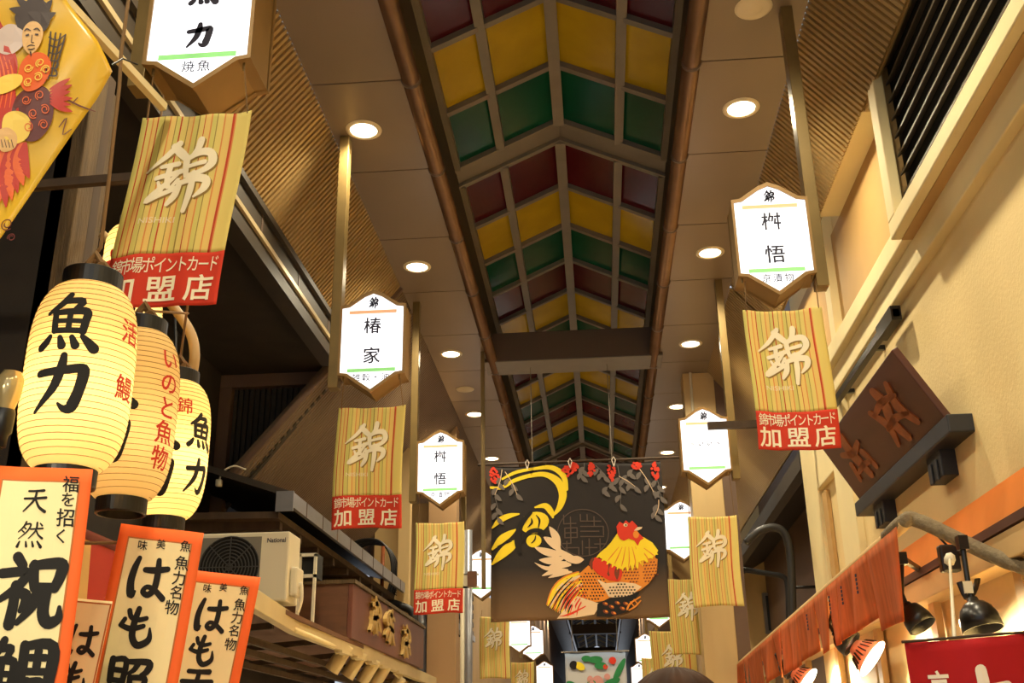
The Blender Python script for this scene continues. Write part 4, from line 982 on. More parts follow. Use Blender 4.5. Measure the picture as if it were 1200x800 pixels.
# ================================================================== paper price banners
def poster(y, u0, v0, u1, v1, ub, h, label, big, smalls, side, fatm=1.5, plain=False):
    a, b, c = at_y(u0, v0, y), at_y(u1, v1, y), at_y(ub, 800, y)
    w = (b - a).length; x0, z0 = a.x, a.z; sl = (b.z - a.z)
    lean = (c.x - b.x) / (b.z - c.z)
    t = thing('paper_poster', ((a.x + b.x) / 2, y, z0 - h), label, 'poster', 'orange-edged paper posters')
    def sf(px, pz): return (x0 + px + lean * (-pz), y + .008 * math.sin(9 * px + 4 * pz) + .004 * math.sin(26 * px), z0 + sl * px / w + pz)
    mb = MB(); mb.grid(lambda u, v: sf(u * w, -v * h), 14, 24); sh = mb.build('sheet', M['poster' if plain else 'orange'], t, smooth=True, solid=.0015)
    on = lambda off: (lambda px, pz: (lambda p: (p[0], p[1] - off, p[2]))(sf(px, pz)))
    m = .030
    if plain: m = .004
    R_ = lambda i: ([(i, -i - .006), (w - i, -i - .006), (w - i, -h + i), (i, -h + i)], [(0, 1, 2, 3)])
    mb = MB(); print_on(mb, R_(m - .004), on(.0015), step=.03); mb.build('printed_line', M['thinline'], sh)
    mb = MB(); print_on(mb, R_(m), on(.0022), step=.03); mb.build('cream_field', M['poster'], sh)
    mb = MB()
    for ch, cx, cy, s in big:
        parts = brush(ch, cx * w, -cy, s, s, fatm) if ch in BR else [glyph(ch, cx * w, -cy, s, off=.014)]
        for vf in parts: print_on(mb, vf, on(.0034), step=.03)
    mb.build('brush_lettering', M['brush'], sh)
    mb = MB()
    for ch, cx, cy, s in smalls:
        if ch in '天然': 
            for vf in brush(ch, cx * w, -cy, s, s, 1.0): print_on(mb, vf, on(.0034), step=.03)
        else: print_on(mb, glyph(ch, cx * w, -cy, s, off=.010, shear=-.05), on(.0034), step=.03)
    mb.build('small_lettering', M['brush'], sh)
    mb = MB(); mb.tube([(-1.5, y + .02, z0 - .03 + sl * .5), (x0 + w - .01, y + .02, z0 - .02 + sl)], .005, 6); mb.build('hanging_rod', M['cord'], t)
    return t
poster(2.4, -8, 545, 107, 549, 77, .80, 'orange-edged poster at the left edge reading 天然 祝鯛, nearest', [('祝', .55, .298, .158), ('鯛', .55, .486, .160)],
       [('天', .47, .082, .062), ('然', .47, .165, .066), ('福', .81, .04, .040), ('を', .80, .078, .036), ('招', .80, .122, .044), ('く', .78, .166, .036)], '')
poster(2.8, 142, 613, 237, 624, 207, .75, 'orange-edged poster reading はも照焼, the middle one', [('は', .45, .138, .112), ('も', .43, .268, .104), ('照', .44, .402, .118), ('焼', .43, .55, .12)],
       [('味', .30, .052, .027), ('美', .52, .044, .026), ('魚', .82, .042, .03), ('魚', .81, .088, .038), ('力', .81, .128, .038), ('名', .81, .166, .036), ('物', .79, .206, .038)], '')
poster(3.2, 222, 667, 304, 676, 279, .75, 'orange-edged poster reading はも天, rightmost, smallest in view', [('は', .44, .128, .098), ('も', .43, .232, .088), ('天', .44, .328, .10)],
       [('味', .30, .05, .026), ('美', .52, .042, .024), ('魚', .82, .045, .028), ('魚', .80, .088, .036), ('力', .80, .126, .036), ('名', .80, .164, .034), ('物', .79, .204, .036)], '')
poster(2.62, 82, 700, 130, 704, 110, .6, 'half hidden paper strip with はも between the first two posters', [('は', .52, .10, .075), ('も', .50, .19, .075)], [], '', plain=True)
# ---- clamp lamp between the posters
p = at_y(102, 745, 2.7); t = thing('clamp_lamp', (p.x, p.y, p.z - .1), 'black stick lamp between the first two posters', 'lamp')
a, b = at_y(103, 708, 2.7), at_y(98, 800, 2.7)
mb = MB(); mb.tube([a, b], .010, 10); mb.build('stem', M['lampblack'], t, smooth=True)
c = at_y(100, 765, 2.7); mb = MB(); mb.tube([c, b - Vector((0, 0, .1))], .022, 14); mb.build('handle', M['lampblack'], t, smooth=True, bevel=.003)
c = at_y(103, 712, 2.7); MB().lathe([(0, .02), (.012, .016), (.014, 0), (.012, -.014)], c, seg=12).build('tip', M['acwhite'], t, smooth=True)
# ---- red and cream stall canopy behind the posters
t = thing('stall_canopy', (-1.75, 3.4, 2.0), 'red and cream striped stall canopy behind the posters', 'canopy')
CR = mat('canopy red', (190, 46, 30), .45, translucent=.2); CCm = mat('canopy cream', (226, 186, 112), .5, translucent=.2)
cr_, cc_ = MB(), MB()
for i in range(6):
    y0, y1 = 2.55 + .16 * i, 2.71 + .16 * i; m_ = (cc_, cr_)[i % 2]
    m_.slab([(-1.50, y0, 2.20), (-1.50, y1, 2.20), (-2.3, y1, 2.34), (-2.3, y0, 2.34)], (0, 0, .004))
    m_.slab([(-1.50, y0, 2.20), (-1.50, y1, 2.20), (-1.49, y1, 2.0), (-1.49, y0, 2.0)], (.003, 0, 0))
cr_.build('red_stripes', CR, t); cc_.build('cream_stripes', CCm, t)
mb = MB(); mb.tube([(-1.5, 2.3, 2.205), (-1.5, 3.55, 2.205)], .016, 8); mb.tube([(-1.52, 2.56, 2.20), (-2.3, 2.56, 2.34)], .014, 8); mb.build('canopy_frame', mat('dark red pipe', (110, 28, 20), .5), t, smooth=True)
mb = MB(); mb.box(-2.34, -2.28, 2.5, 3.6, 0, 2.4); mb.build('rear_board', M['timber_dark'], t)

# ================================================================== outdoor unit on the shop roof
YU = 6.55
a, b = at_y(233, 622, YU), at_y(344, 700, YU)
c = at_y(340, 622, YU)
x0, x1, zt, zb = a.x, c.x, c.z, b.z - .02
t = thing('air_conditioner_unit', ((x0 + x1) / 2, YU, zb), 'ivory outdoor air conditioner unit on the shop roof, left', 'air conditioner')
mb = MB(); mb.box(x0, x1, YU, YU + .26, zb, zt); mb.build('case', M['acwhite'], t, bevel=.012)
fx, fz, fr = x0 + (x1 - x0) * .37, (zt + zb) / 2, (zt - zb) * .44
mb = MB(); mb.box(x0 + .015, x0 + (x1 - x0) * .70, YU - .006, YU + .01, zb + .03, zt - .03); mb.build('front_grille', mat('grey mesh panel', (120, 116, 104), .6), t)
mb = MB()
for i in range(9): 
    r = fr * (i + 1) / 9; mb.tube([(fx + r * math.cos(k * PI / 16), YU - .012, fz + r * math.sin(k * PI / 16)) for k in range(33)], .004, 5)
for k in range(8): mb.bar((fx, YU - .012, fz), (fx + fr * math.cos(k * PI / 4), YU - .012, fz + fr * math.sin(k * PI / 4)), .006, .006)
mb.build('fan_guard', M['acgrille'], t)
MB().lathe([(0, 0), (fr, 0), (fr, .004)], (fx, YU - .008, fz), (0, -1, 0), 32).build('fan_opening', M['void'], t)
mb = MB(); print_on(mb, word('National', x0 + (x1 - x0) * .76, zt - .055, (x1 - x0) * .20, .030, off=.02), lambda x, z: (x, YU - .002, z)); mb.build('maker_lettering', M['ink'], t)
mb = MB(); mb.box(x1, x1 + .05, YU + .05, YU + .20, zb + .04, zb + .22); mb.build('valve_cover', M['acwhite'], t, bevel=.015)
mb = MB(); mb.tube(smooth_path([(x1 + .03, YU + .1, zb + .06), (x1 + .06, YU + .1, zb + .12), (x1 + .07, YU + .1, zb + .02), (x1 + .05, YU + .1, zb - .06)]), .012, 8); mb.build('hose', M['acwhite'], t, smooth=True)
mb = MB(); mb.box(x0 + .08, x0 + .14, YU - .01, YU + .27, zb - .05, zb); mb.box(x1 - .14, x1 - .08, YU - .01, YU + .27, zb - .05, zb); mb.build('feet', M['acgrille'], t)
ZS = zb - .05
a = at_y(350, 652, 8.0); mb = MB(); t = thing('white_crate', (a.x + .1, 8.0, a.z - .2), 'small white open frame box behind the outdoor unit', 'box')
for dx in (0, .12): mb.box(a.x + dx, a.x + dx + .02, 8.0, 8.03, a.z - .56, a.z + .02)
mb.box(a.x, a.x + .14, 8.0, 8.03, a.z, a.z + .025); mb.box(a.x, a.x + .14, 8.0, 8.03, a.z - .16, a.z - .135); mb.box(a.x, a.x + .14, 8.03, 8.2, a.z - .16, a.z + .025, 1); mb.build('frame', [M['acwhite'], M['void']], t)

# ================================================================== red-brown signboard with gilt carvings
XK = -1.95
p0, p1, p2, p3 = at_x(416, 672, XK), at_x(412, 742, XK), at_x(500, 748, XK), at_x(498, 790, XK)
ky0, ky1, kz0, kz1 = 8.45, 12.0, 2.42, (p0.z + p2.z) / 2
t = thing('carved_signboard', (XK - .3, (ky0 + ky1) / 2, kz0), 'red brown signboard with three gilt carvings over the left canopy', 'signboard')
mb = MB(); mb.box(XK - .04, XK, ky0, ky1, kz0, kz1); mb.build('face_board', M['reddish'], t, bevel=.006)
mb = MB(); mb.box(XK - .62, XK - .04, ky0 - .0, ky0 + .04, kz0, kz1); mb.build('end_board', M['signside'], t)
mb = MB(); mb.box(XK - .64, XK + .02, ky0 - .02, ky1, kz1, kz1 + .03); mb.build('cap', M['timber'], t)
for i, (u0, v0) in enumerate(((440, 722), (456, 734), (476, 752))):
    p = at_x(u0, v0, XK + .02); mb = MB()
    g = [[(40, 2, 16), (50, 30, 22), (42, 60, 20), (56, 98, 12)], [(20, 24, 12), (60, 14, 14), (76, 40, 16), (50, 52, 10)], [(24, 60, 12), (60, 58, 16), (78, 84, 14)], [(30, 40, 10), (26, 80, 12), (14, 98, 8)]]
    for s_ in g:
        vs, fs = ribbon(s_ if i != 1 else [(100 - x, y, w) for x, y, w in s_])
        n = len(vs); f = lambda x, y, d: (XK + .002 + d, p.y + (x - 50) / 100 * .62, p.z - (y - 50) / 100 * .30)
        mb.add([f(x, y, .035) for x, y in vs] + [f(x, y, 0) for x, y in vs], list(fs) + [tuple(n + i_ for i_ in q_)[::-1] for q_ in fs])
        m_ = (n - 16) // 2
        for a_ in (0, m_): mb.add([f(vs[a_ + j][0], vs[a_ + j][1], d) for d in (0, .035) for j in range(m_)], [(j, j + 1, m_ + j + 1, m_ + j) for j in range(m_ - 1)])
    mb.build('gilt_carving', M['gold'], t)
# ---- cream canopy edge, tube, rails, spotlights
e = [at_z(283, 690, 2.42), at_z(345, 733, 2.37), Vector((-2.0, 9.0, 2.37)), Vector((-2.02, 16.0, 2.33))]
e[0].z = 2.40; e[1].x = min(e[1].x, -1.95)
mb = MB()
for a, b in zip(e, e[1:]): mb.bar(a, b, .06, .11)
t = thing('shop_canopy', (-2.1, 9, 2.3), 'cream edged flat shop canopy under the signboard, left', 'canopy')
mb.build('edge_beam', M['cream'], t, bevel=.004)
mb = MB(); mb.slab([(e[0].x - .02, e[0].y, 2.40), (e[1].x - .02, e[1].y, 2.40), (-2.02, 16, 2.36), (-3.3, 16, 2.42), (-3.3, e[0].y, 2.42)][:4] if False else [(e[0].x - .02, e[0].y, 2.40), (-2.04, 16, 2.36), (-3.3, 16, 2.40), (-3.3, e[0].y, 2.41)], (0, 0, .03)); mb.build('roof_sheet', M['signside'], t)
a, b = at_z(346, 738, 2.33), at_z(392, 757, 2.33); mb = MB(); mb.tube([a, b], .018, 10); mb.build('tube_lamp', M['plaster_trim'], t, smooth=True)
mb = MB()
for k, (dx, dz) in enumerate(((-.25, -.09), (-.42, -.12), (-.7, -.14))): mb.bar((-2.0 + dx, 5.2, 2.37 + dz), (-2.02 + dx, 14, 2.33 + dz), .03, .045)
for i in range(8): mb.bar((-2.05, 5.6 + i * 1.1, 2.34), (-2.9, 5.6 + i * 1.1, 2.28), .03, .04)
mb.build('rails', M['timber_dark'], t)
for i, (u, v) in enumerate(((407, 764), (424, 772), (440, 780), (452, 787), (470, 800))):
    p = at_x(u, v, -1.99); z0 = 2.305
    q = Vector((-1.99, p.y, p.z + .05)); dirv = Vector((-.52, .0, -.80)).normalized()
    s = thing('spotlight', (q.x, q.y, z0), 'cream spotlight under the left canopy edge, %s from the camera' % ORD[i], 'spotlight', 'cream spotlights under the canopy')
    ln = .22
    mb = MB(); mb.lathe([(0, -.01), (.048, -.008), (.056, 0), (.060, ln), (.064, ln + .004), (.056, ln + .004), (.054, ln - .03), (0, ln - .035)], q, dirv, 20); mb.build('barrel', M['cream'], s, smooth=True)
    mb = MB(); mb.bar((q.x - .02, q.y - .25, z0 + .0), q, .025, .04); mb.bar((q.x, q.y, z0), q, .02, .02); mb.tube([(q.x - .05, q.y, q.z - .05), (q.x - .05, q.y, q.z), (q.x, q.y, q.z + .02)], .008, 6); mb.box(q.x - .03, q.x + .03, q.y - .3, q.y + .05, z0 - .01, z0 + .01); mb.build('bracket', M['cream'], s)
    MB().lathe([(0, ln - .03), (.043, ln - .028)], q, dirv, 16).build('lens', M['lens'], s)
    if i in (0, 2, 4): lamp('lamp_light', 'SPOT', q + dirv * (ln + .01), P_SHOP, WARM, s, size=.04, spot=D(110), rot=dirv.to_track_quat('-Z', 'Y').to_euler())
# ---- post, cables and pipes past the signboard
mb = MB(); a, b = at_y(449, 640, 12.05), at_y(447, 705, 12.05); mb.tube([a, (b.x, b.y, kz1 + .02)], .022, 10); mb.build('wooden_pole', M['carved'], smooth=True, label='thin orange brown pole standing behind the signboard', category='pole')
t = thing('cable_bundle', tuple(at_y(455, 660, 12.3)), 'black cable bundle looping down behind the signboard', 'cables')
for k in range(4):
    P = smooth_path([at_y(u + k * 2.2, v + 2 * k, 12.3 + .03 * k) for u, v in ((405, 640), (425, 632), (445, 634), (457, 650), (459, 675), (452, 700))]); mb = MB(); mb.tube(P, .014, 8); mb.build('cable', M['pole_black'], t, smooth=True)
for k in range(3):
    P = smooth_path([at_y(u, v + 3 * k, 12.35) for u, v in ((452, 700), (462, 690), (472, 700), (476, 706))]); mb = MB(); mb.tube(P, .006, 6); mb.build('cable', M['pole_black'], t, smooth=True)
mb = MB(); P = smooth_path([at_y(u, v, 12.2) for u, v in ((445, 702), (465, 708), (480, 714), (484, 722), (485, 736))], 4); mb.tube(P, .045, 12); mb.build('drain_pipe', M['pole_black'], smooth=True, label='thick black pipe bending down beside the signboard end', category='pipe')
for u, w, m, lab in ((542, .03, 'acwhite', 'thin white pipe right of the tan column'), (549, .05, 'greymetal', 'grey pipe right of the thin white one'), (495, .06, 'greymetal', 'grey pipe just left of the tan column')):
    a = at_y(u, 740, 13.35); mb = MB(); mb.tube([(a.x, a.y, 0), (a.x, a.y, 4.2)], w, 10); mb.build('drain_pipe', M[m], smooth=True, label=lab, category='pipe')
# louvred window and small plates left of the rooster banner
a, b = at_x(548, 690, -1.9), at_x(560, 735, -1.9)
t = thing('louvre_window', (-1.93, 15, 2.6), 'dark slatted window past the tan column', 'window'); t['kind'] = 'structure'
y0, y1 = 14.2, 16.4; z0, z1 = at_x(552, 735, -1.9).z - .1, at_x(552, 670, -1.9).z
mb = MB()
for i in range(7): mb.box(-1.94, -1.90, y0, y1, z0 + i * (z1 - z0) / 7, z0 + (i + .55) * (z1 - z0) / 7)
mb.build('slats', M['shelf'], t); mb = MB(); mb.box(-2.15, -1.92, y0, y1, z0, z1); mb.build('backing', M['void'], t)
mb = MB(); mb.box(-1.97, -1.88, y0 - .05, y1 + .05, z0 - .08, z0); mb.box(-1.97, -1.88, y0 - .05, y1 + .05, z1, z1 + .06); mb.build('frame', M['greymetal'], t)
a, b = at_y(540, 672, 10.5), at_y(561, 688, 10.5)
t = thing('wall_plate', ((a.x + b.x) / 2, 10.5, b.z), 'small white bracket plate left of the rooster banner', 'bracket')
mb = MB(); mb.box(a.x, b.x, 10.5, 10.53, a.z - .015, a.z); mb.box(a.x, b.x, 10.5, 10.53, b.z, b.z + .015); mb.box(a.x, a.x + .07, 10.5, 10.53, b.z, a.z); mb.build('frame', M['acwhite'], t)
mb = MB(); mb.box(b.x - .11, b.x - .02, 10.48, 10.54, b.z + .01, a.z + .02); mb.build('panel', M['signside'], t)
a, b = at_y(566, 553, 10.6), at_y(558, 690, 10.6); mb = MB(); mb.box(a.x - .02, a.x + .02, 10.6, 10.64, b.z, H); mb.build('sign_post', M['brass'], label='slim brass post along the left edge of the rooster banner', category='post')
mb = MB(); a, b = at_y(487, 372, 8.95), at_y(477, 600, 8.95)

# ================================================================== right: louvred box
t = thing('louvred_box', (1.85, 4.0, 4.3), 'cream boxed louvre vent on the right plaster wall', 'vent')
XF = 1.72
f0, f1, f2 = at_x(1008, 102, XF), at_x(1048, 260, XF), at_x(1180, 62, XF)
yF, zB, zT = (f0.y + f1.y) / 2, (f1.z + f2.z) / 2, f0.z + .12
yN = 1.6; fw = .13
mb = MB(); 
mb.box(XF, XF + .06, yN, yF, zB, zB + fw * .8); mb.box(XF, XF + .06, yN, yF, zT - fw, zT); mb.box(XF, XF + .06, yF - fw, yF, zB + fw * .8, zT - fw); mb.box(XF, XF + .06, 2.9, 3.05, zB + fw * .8, zT - fw)
mb.build('front_frame', M['plaster_trim'], t, bevel=.008)
mb = MB(); mb.box(XF + .06, XW + .01, yN, yF, zB, zB + .03); mb.box(XF + .06, XW + .01, yN, yF, zT - .03, zT); mb.box(XF + .06, XW + .01, yF - .03, yF, zB + .03, zT - .03); mb.build('casing', M['plaster_tan'], t)
mb = MB(); mb.box(XW - .05, XW + .005, yN, yF - .03, zB + .03, zT - .03); mb.build('dark_opening', M['void'], t)
n = 9
for i in range(n):
    z = zB + .13 + i * (zT - zB - .26) / (n - 1); mb = MB()
    mb.hexa([(XF + .08, yN, z - .02), (XF + .08, yF - .1, z - .02), (XF + .14, yF - .1, z + .03), (XF + .14, yN, z + .03), (XF + .08, yN, z - .005), (XF + .08, yF - .1, z - .005), (XF + .14, yF - .1, z + .045), (XF + .14, yN, z + .045)])
    mb.build('slat', M['slat'], t)
mb = MB(); mb.box(1.78, XW + .01, 1.0, 3.9, zB - .02 + .0, zB + .0); 
# ================================================================== right: brown carved signboard on black shelf
YN, YFk = 5.30, 7.22
nb, fb_ = at_y(1104, 488, YN), at_y(1003, 588, YFk); nt, ft = at_y(1045, 402, YN), at_y(965, 530, YFk)
zb_, zt_ = (nb.z + fb_.z) / 2, (nt.z + ft.z) / 2
xb_, xt_ = 1.80, 1.585
t = thing('carved_board', (xb_, (YN + YFk) / 2, zb_), 'tilted dark red brown wooden board with carved orange characters, right wall', 'signboard')
dn = Vector((zt_ - zb_, 0, xb_ - xt_)).normalized()
mb = MB(); mb.slab([(xb_, YN, zb_), (xb_, YFk, zb_), (xt_, YFk, zt_), (xt_, YN, zt_)], dn * .04); mb.build('board', M['board'], t, bevel=.006)
bp = lambda s, q, d: Vector((xb_ + (xt_ - xb_) * q, YN + (YFk - YN) * (1 - s), zb_ + (zt_ - zb_) * q)) - dn * d
for c0, gl in ((.72, [[(50, 0, 14), (54, 30, 20), (44, 60, 18), (52, 100, 12)], [(14, 20, 10), (30, 60, 14), (22, 96, 8)], [(84, 10, 10), (74, 50, 16), (88, 92, 10)], [(20, 30, 10), (50, 24, 14), (84, 34, 8)], [(26, 64, 10), (54, 60, 14), (82, 70, 8)]]),
               (.25, [[(50, 0, 16), (46, 40, 22), (56, 98, 14)], [(20, 30, 12), (50, 44, 16), (80, 36, 10)], [(26, 56, 12), (20, 90, 10)], [(74, 54, 12), (82, 94, 10)], [(30, 78, 8), (56, 74, 12), (78, 80, 8)]])):
    mb = MB()
    for s_ in gl:
        vs, fs = ribbon(s_)
        n = len(vs); cv = lambda x, y, d: bp(c0 + (x - 50) / 100 * .34, .5 - (y - 50) / 100 * .74, d)
        mb.add([cv(x, y, .008) for x, y in vs] + [cv(x, y, -.002) for x, y in vs], list(fs) + [tuple(n + i_ for i_ in q_)[::-1] for q_ in fs])
        m_ = (n - 16) // 2
        for a_ in (0, m_): mb.add([cv(vs[a_ + j][0], vs[a_ + j][1], d) for d in (-.002, .008) for j in range(m_)], [(j, j + 1, m_ + j + 1, m_ + j) for j in range(m_ - 1)])
    mb.build('carved_character', M['carved'], t)
t = thing('board_shelf', (1.85, 6.9, 3.05), 'black timber shelf carrying the tilted brown board', 'shelf')
sz = zb_ + .0
mb = MB(); mb.box(1.775, XW + .01, YN - .10, YFk + .06, sz - .10, sz - .005); mb.build('ledge', M['shelf'], t, bevel=.008)
for y in (YN + .35, YFk - .35):
    mb = MB(); mb.box(1.82, XW + .01, y - .12, y + .12, sz - .24, sz - .095); mb.box(1.81, 1.82, y - .07, y - .04, sz - .25, sz - .14); mb.box(1.81, 1.82, y + .03, y + .06, sz - .25, sz - .14); mb.build('support_block', M['shelf'], t, bevel=.006)
a, b = at_x(1050, 366, 1.82), at_x(978, 474, 1.82)
mb = MB(); mb.bar(a, (1.82, b.y, a.z), .04, .05); mb.bar((1.82, a.y + .0, a.z), (1.82, a.y + .35, a.z + .0), .06, .09); mb.bar((1.82, a.y + .6, a.z), (XW + .01, a.y + .6, a.z), .03, .03); mb.bar((1.82, b.y - .3, a.z), (XW + .01, b.y - .3, a.z), .03, .03); mb.build('iron_rail', M['lampblack'], label='black iron rail on the wall above the tilted board', category='rail')
a = at_y(885, 496, 8.0); b = at_y(840, 497, 8.0); mb = MB(); mb.box(b.x, XW, 8.6, 8.65, b.z - .02 + .16, b.z + .20); mb.build('crossbar', M['timber_dark'], label='dark bracket arm left of the right banner, reaching to the wall', category='bracket')
# ================================================================== right: orange canvas awning
XA = 1.45
p0, p1 = at_x(1062, 612, XA), at_x(846, 796, XA)
ya, yb_, za, zbq = p0.y, 13.6, p0.z, p1.z
slp = (p1.z - p0.z) / (p1.y - p0.y)
zA = lambda y: za + slp * (y - ya)
t = thing('shop_awning', (XA, ya, za), 'orange canvas awning with a torn valance on wrapped pipes, right', 'awning')
mb = MB(); mb.tube([(XA, ya + .02, za), (XA, yb_, zA(yb_))], .030, 12); mb.build('front_pipe', M['beige'], t, smooth=True)
pr = at_x(1200, 664, 1.80)
P = smooth_path([(XA, ya + .35, zA(ya) + .0), (XA, ya + .04, za + .01), (XA + .07, ya, za + .0), (pr.x, pr.y, pr.z), (1.81, pr.y - .8, pr.z - .10)], 6)
mb = MB(); mb.tube(P, .034, 12); mb.build('side_pipe', M['rope_wrap'], t, smooth=True)
# valance strips, torn, each bellied a little
rng = random.Random(11)
y = ya + .05; i = 0
while y < yb_ - .3:
    wdt = .30 + .16 * rng.random() + (.25 if i == 0 else 0); hgt = .33 + .03 * rng.random() + (.07 if i == 0 else 0); ph = rng.random() * 6; tw = .05 * (rng.random() - .5)
    y0, y1 = y, y + wdt
    mb = MB()
    mb.grid(lambda u, v: (XA - .034 + .03 * math.sin(PI * u + ph) * v + tw * (u - .5) * v, y0 + (y1 - y0) * (u * (1 - .09 * v) + .045 * v) , zA(y0 + (y1 - y0) * u) - .008 - hgt * v + .02 * math.sin(3 * u + ph) * v), 8, 8)
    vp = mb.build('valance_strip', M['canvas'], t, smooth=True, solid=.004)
    if i in (1, 2, 3, 5):
        ym = (y0 + y1) / 2; mb = MB(); 
        for k in range(5): mb.box(XA - .062, XA - .058, ym - .012, ym + .012, zA(ym) - .10 - .022 * k, zA(ym) - .085 - .022 * k)
        mb.build('stamped_mark', M['ink'], vp)
    y = y1 - .006; i += 1
# canvas sheet running up to the wall, and its folded second edge
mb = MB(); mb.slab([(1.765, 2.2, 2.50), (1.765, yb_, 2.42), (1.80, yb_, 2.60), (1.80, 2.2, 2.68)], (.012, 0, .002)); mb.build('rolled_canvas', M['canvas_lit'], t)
mb = MB(); mb.bar((1.77, 2.2, 2.485), (1.77, yb_, 2.405), .035, .04); mb.build('inner_pipe', M['board'], t)
mb = MB(); mb.bar((XW - .07, 1.5, 2.40), (XW - .07, yb_, 2.33), .14, .12); mb.build('wall_beam', M['beige'], t, bevel=.006)
mb = MB(); mb.bar((XA + .02, ya + .5, zA(ya) - .03), (XW, ya + 1.2, 2.46), .025, .025); mb.build('stay_rod', M['lampblack'], t)
# shop front below the awning (seen through the gap)
mb = MB()
for i in range(9): mb.box(XW - .06, XW - .02, 2.2 + i * 1.3, 2.3 + i * 1.3, 0, 2.5)
struct(mb, 'trim_14', M['beige'], 'pale uprights of the right shop front under the awning', 'trim')
# clamp lamps on the pipe
def clip_lamp(u, v, y, label, d, r=.075, ln=.11, striped=False, lit=False, x=None):
    q = at_x(u, v, x) if x else at_y(u, v, y); d = Vector(d).normalized(); s = thing('clamp_lamp', tuple(q), label, 'lamp', 'black clamp lamps on the awning')
    mb = MB(); mb.lathe([(0, -.045), (.022, -.043), (.026, -.025), (.045, -.018), (r * .78, .005), (r * .95, .04), (r, ln * .8), (r * .95, ln * .8), (r * .9, .04), (r * .7, .01), (0, .0)], q, d, 28); mb.build('shade', M['lampblack'], s, smooth=True)
    top = Vector((min(max(q.x, XA - .01), XA + .4), q.y + .03, zA(q.y) - .035 - .62 * max(0, q.x - XA) - .03))
    mb = MB(); mb.tube([q - d * .045, q - d * .07 + Vector((0, 0, .03)), top], .012, 8); mb.box(top.x - .02, top.x + .02, top.y - .025, top.y + .025, top.z - .04, top.z + .02); mb.build('arm', M['lampblack'], s)
    if striped:
        q2 = q + d * ln
        mb = MB(); mb.lathe([(r * .5, -.01), (r * .9, .05), (r * 1.45, .12), (r * 1.42, .12), (r * .88, .05), (r * .48, -.01)], q2, d, 32); mb.build('reflector', mat('pinkish reflector', (206, 150, 120), .4, translucent=.25), s, smooth=True)
        mb = MB(); x = d.orthogonal().normalized(); yv = d.cross(x)
        for k in range(20):
            a = 2 * PI * k / 20; e_ = x * math.cos(a) + yv * math.sin(a); mb.bar(q2 + d * .03 + e_ * r * .86, q2 + d * .085 + e_ * r * 1.24, .010, .006)
        mb.build('reflector_slots', M['lampblack'], s)
        mb = MB(); mb.lathe([(0, .108), (r * 1.38, .112), (r * 1.46, .118), (r * 1.46, .124), (r * 1.36, .122), (0, .116)], q2, d, 32); mb.build('lit_face', M['lens'], s, smooth=True)
    if lit == 'down': lamp('lamp_light', 'SPOT', q + d * ln, P_SHOP * .22, WARM, s, size=.05, spot=D(150), rot=d.to_track_quat('-Z', 'Y').to_euler())
    if striped:
        if lit: lamp('lamp_light', 'SPOT', q2 + d * .14, P_SHOP, WARM, s, size=.08, spot=D(140), rot=d.to_track_quat('-Z', 'Y').to_euler())
    return s
clip_lamp(1068, 716, 4.9, 'black bowl lamp at the end of the torn valance', (.35, -.35, -.8), r=.07, lit='down', x=1.50)
clip_lamp(1143, 712, 4.7, 'black bowl lamp above the red cloth', (.1, -.2, -.9), r=.085, ln=.12, lit='down')
clip_lamp(984, 745, 5.6, 'black lamp with a slotted pink reflector, lit, left of the red cloth', (.62, -.30, -.55), r=.084, striped=True, lit=True, x=1.48)
clip_lamp(918, 778, 7.0, 'black lamp with a lit face, far along the torn valance', (.62, -.30, -.55), r=.084, striped=True, lit=True, x=1.48)
clip_lamp(872, 806, 8.6, 'black lamp farthest along the torn valance at the bottom edge', (.62, -.30, -.55), r=.084, striped=True, lit=True, x=1.48)
p = at_y(1114, 652, 5.25); t = thing('plug_box', tuple(p), 'black plug box with a white tag hanging on the side pipe', 'plug box')
mb = MB(); mb.box(p.x - .045, p.x + .045, p.y, p.y + .06, p.z - .07, p.z + .06); mb.build('case', M['lampblack'], t, bevel=.01)
mb = MB(); mb.tube([(p.x, p.y + .03, p.z + .06), (p.x - .03, p.y + .03, p.z + .1), (p.x - .02, p.y + .03, p.z + .13)], .006, 6); mb.tube(smooth_path([(p.x + .09, p.y, p.z + .02), (p.x + .11, p.y, p.z - .1), (p.x + .05, p.y, p.z - .2), (p.x + .02, p.y, p.z - .12)]), .014, 8); mb.build('wiring', M['lampblack'], t)
q = at_y(1134, 688, 4.7); mb = MB(); mb.box(q.x - .018, q.x + .018, q.y - .01, q.y, q.z - .025, q.z + .025); mb.build('white_tag', M['acwhite'], t)
# ================================================================== red noren
NY = 3.2
a, b = at_y(1060, 752, NY), at_y(1215, 737, NY)
NW, NHt = (b.x - a.x) * 1.15, .62
t = thing('shop_curtain', ((a.x + b.x) / 2, NY, a.z - NHt), 'red cloth shop curtain with white characters at the lower right', 'curtain')
sl = (b.z - a.z) / (b.x - a.x)
def nsf(u, v): return (a.x + NW * u + .008 * v, NY + .10 * u + .012 * math.sin(8 * u + 2 * v) + .004 * math.sin(22 * u), a.z + sl * NW * u - NHt * v - .006 * math.sin(PI * u))
mb = MB(); mb.grid(nsf, 30, 20); cl = mb.build('cloth', M['noren'], t, smooth=True, solid=.003)
npx = lambda x, z: (lambda p: (p[0], p[1] - .004, p[2]))(nsf(x / NW, -z / NHt))
mb = MB(); print_on(mb, glyph('京', .085, -.125, .062, .082, off=.022), npx, step=.03)
for vf in brush('大', .205, -.165, .165, .16, 1.25): print_on(mb, vf, npx, step=.03)
mb.build('white_lettering', M['whiteprint'], cl)
mb = MB(); mb.tube([nsf(-.02, 0), nsf(.3, -.01), nsf(.6, -.01), nsf(1.02, 0), (XW - .1, NY + .5, 2.15)], .004, 8); mb.build('rod', M['timber_dark'], t)
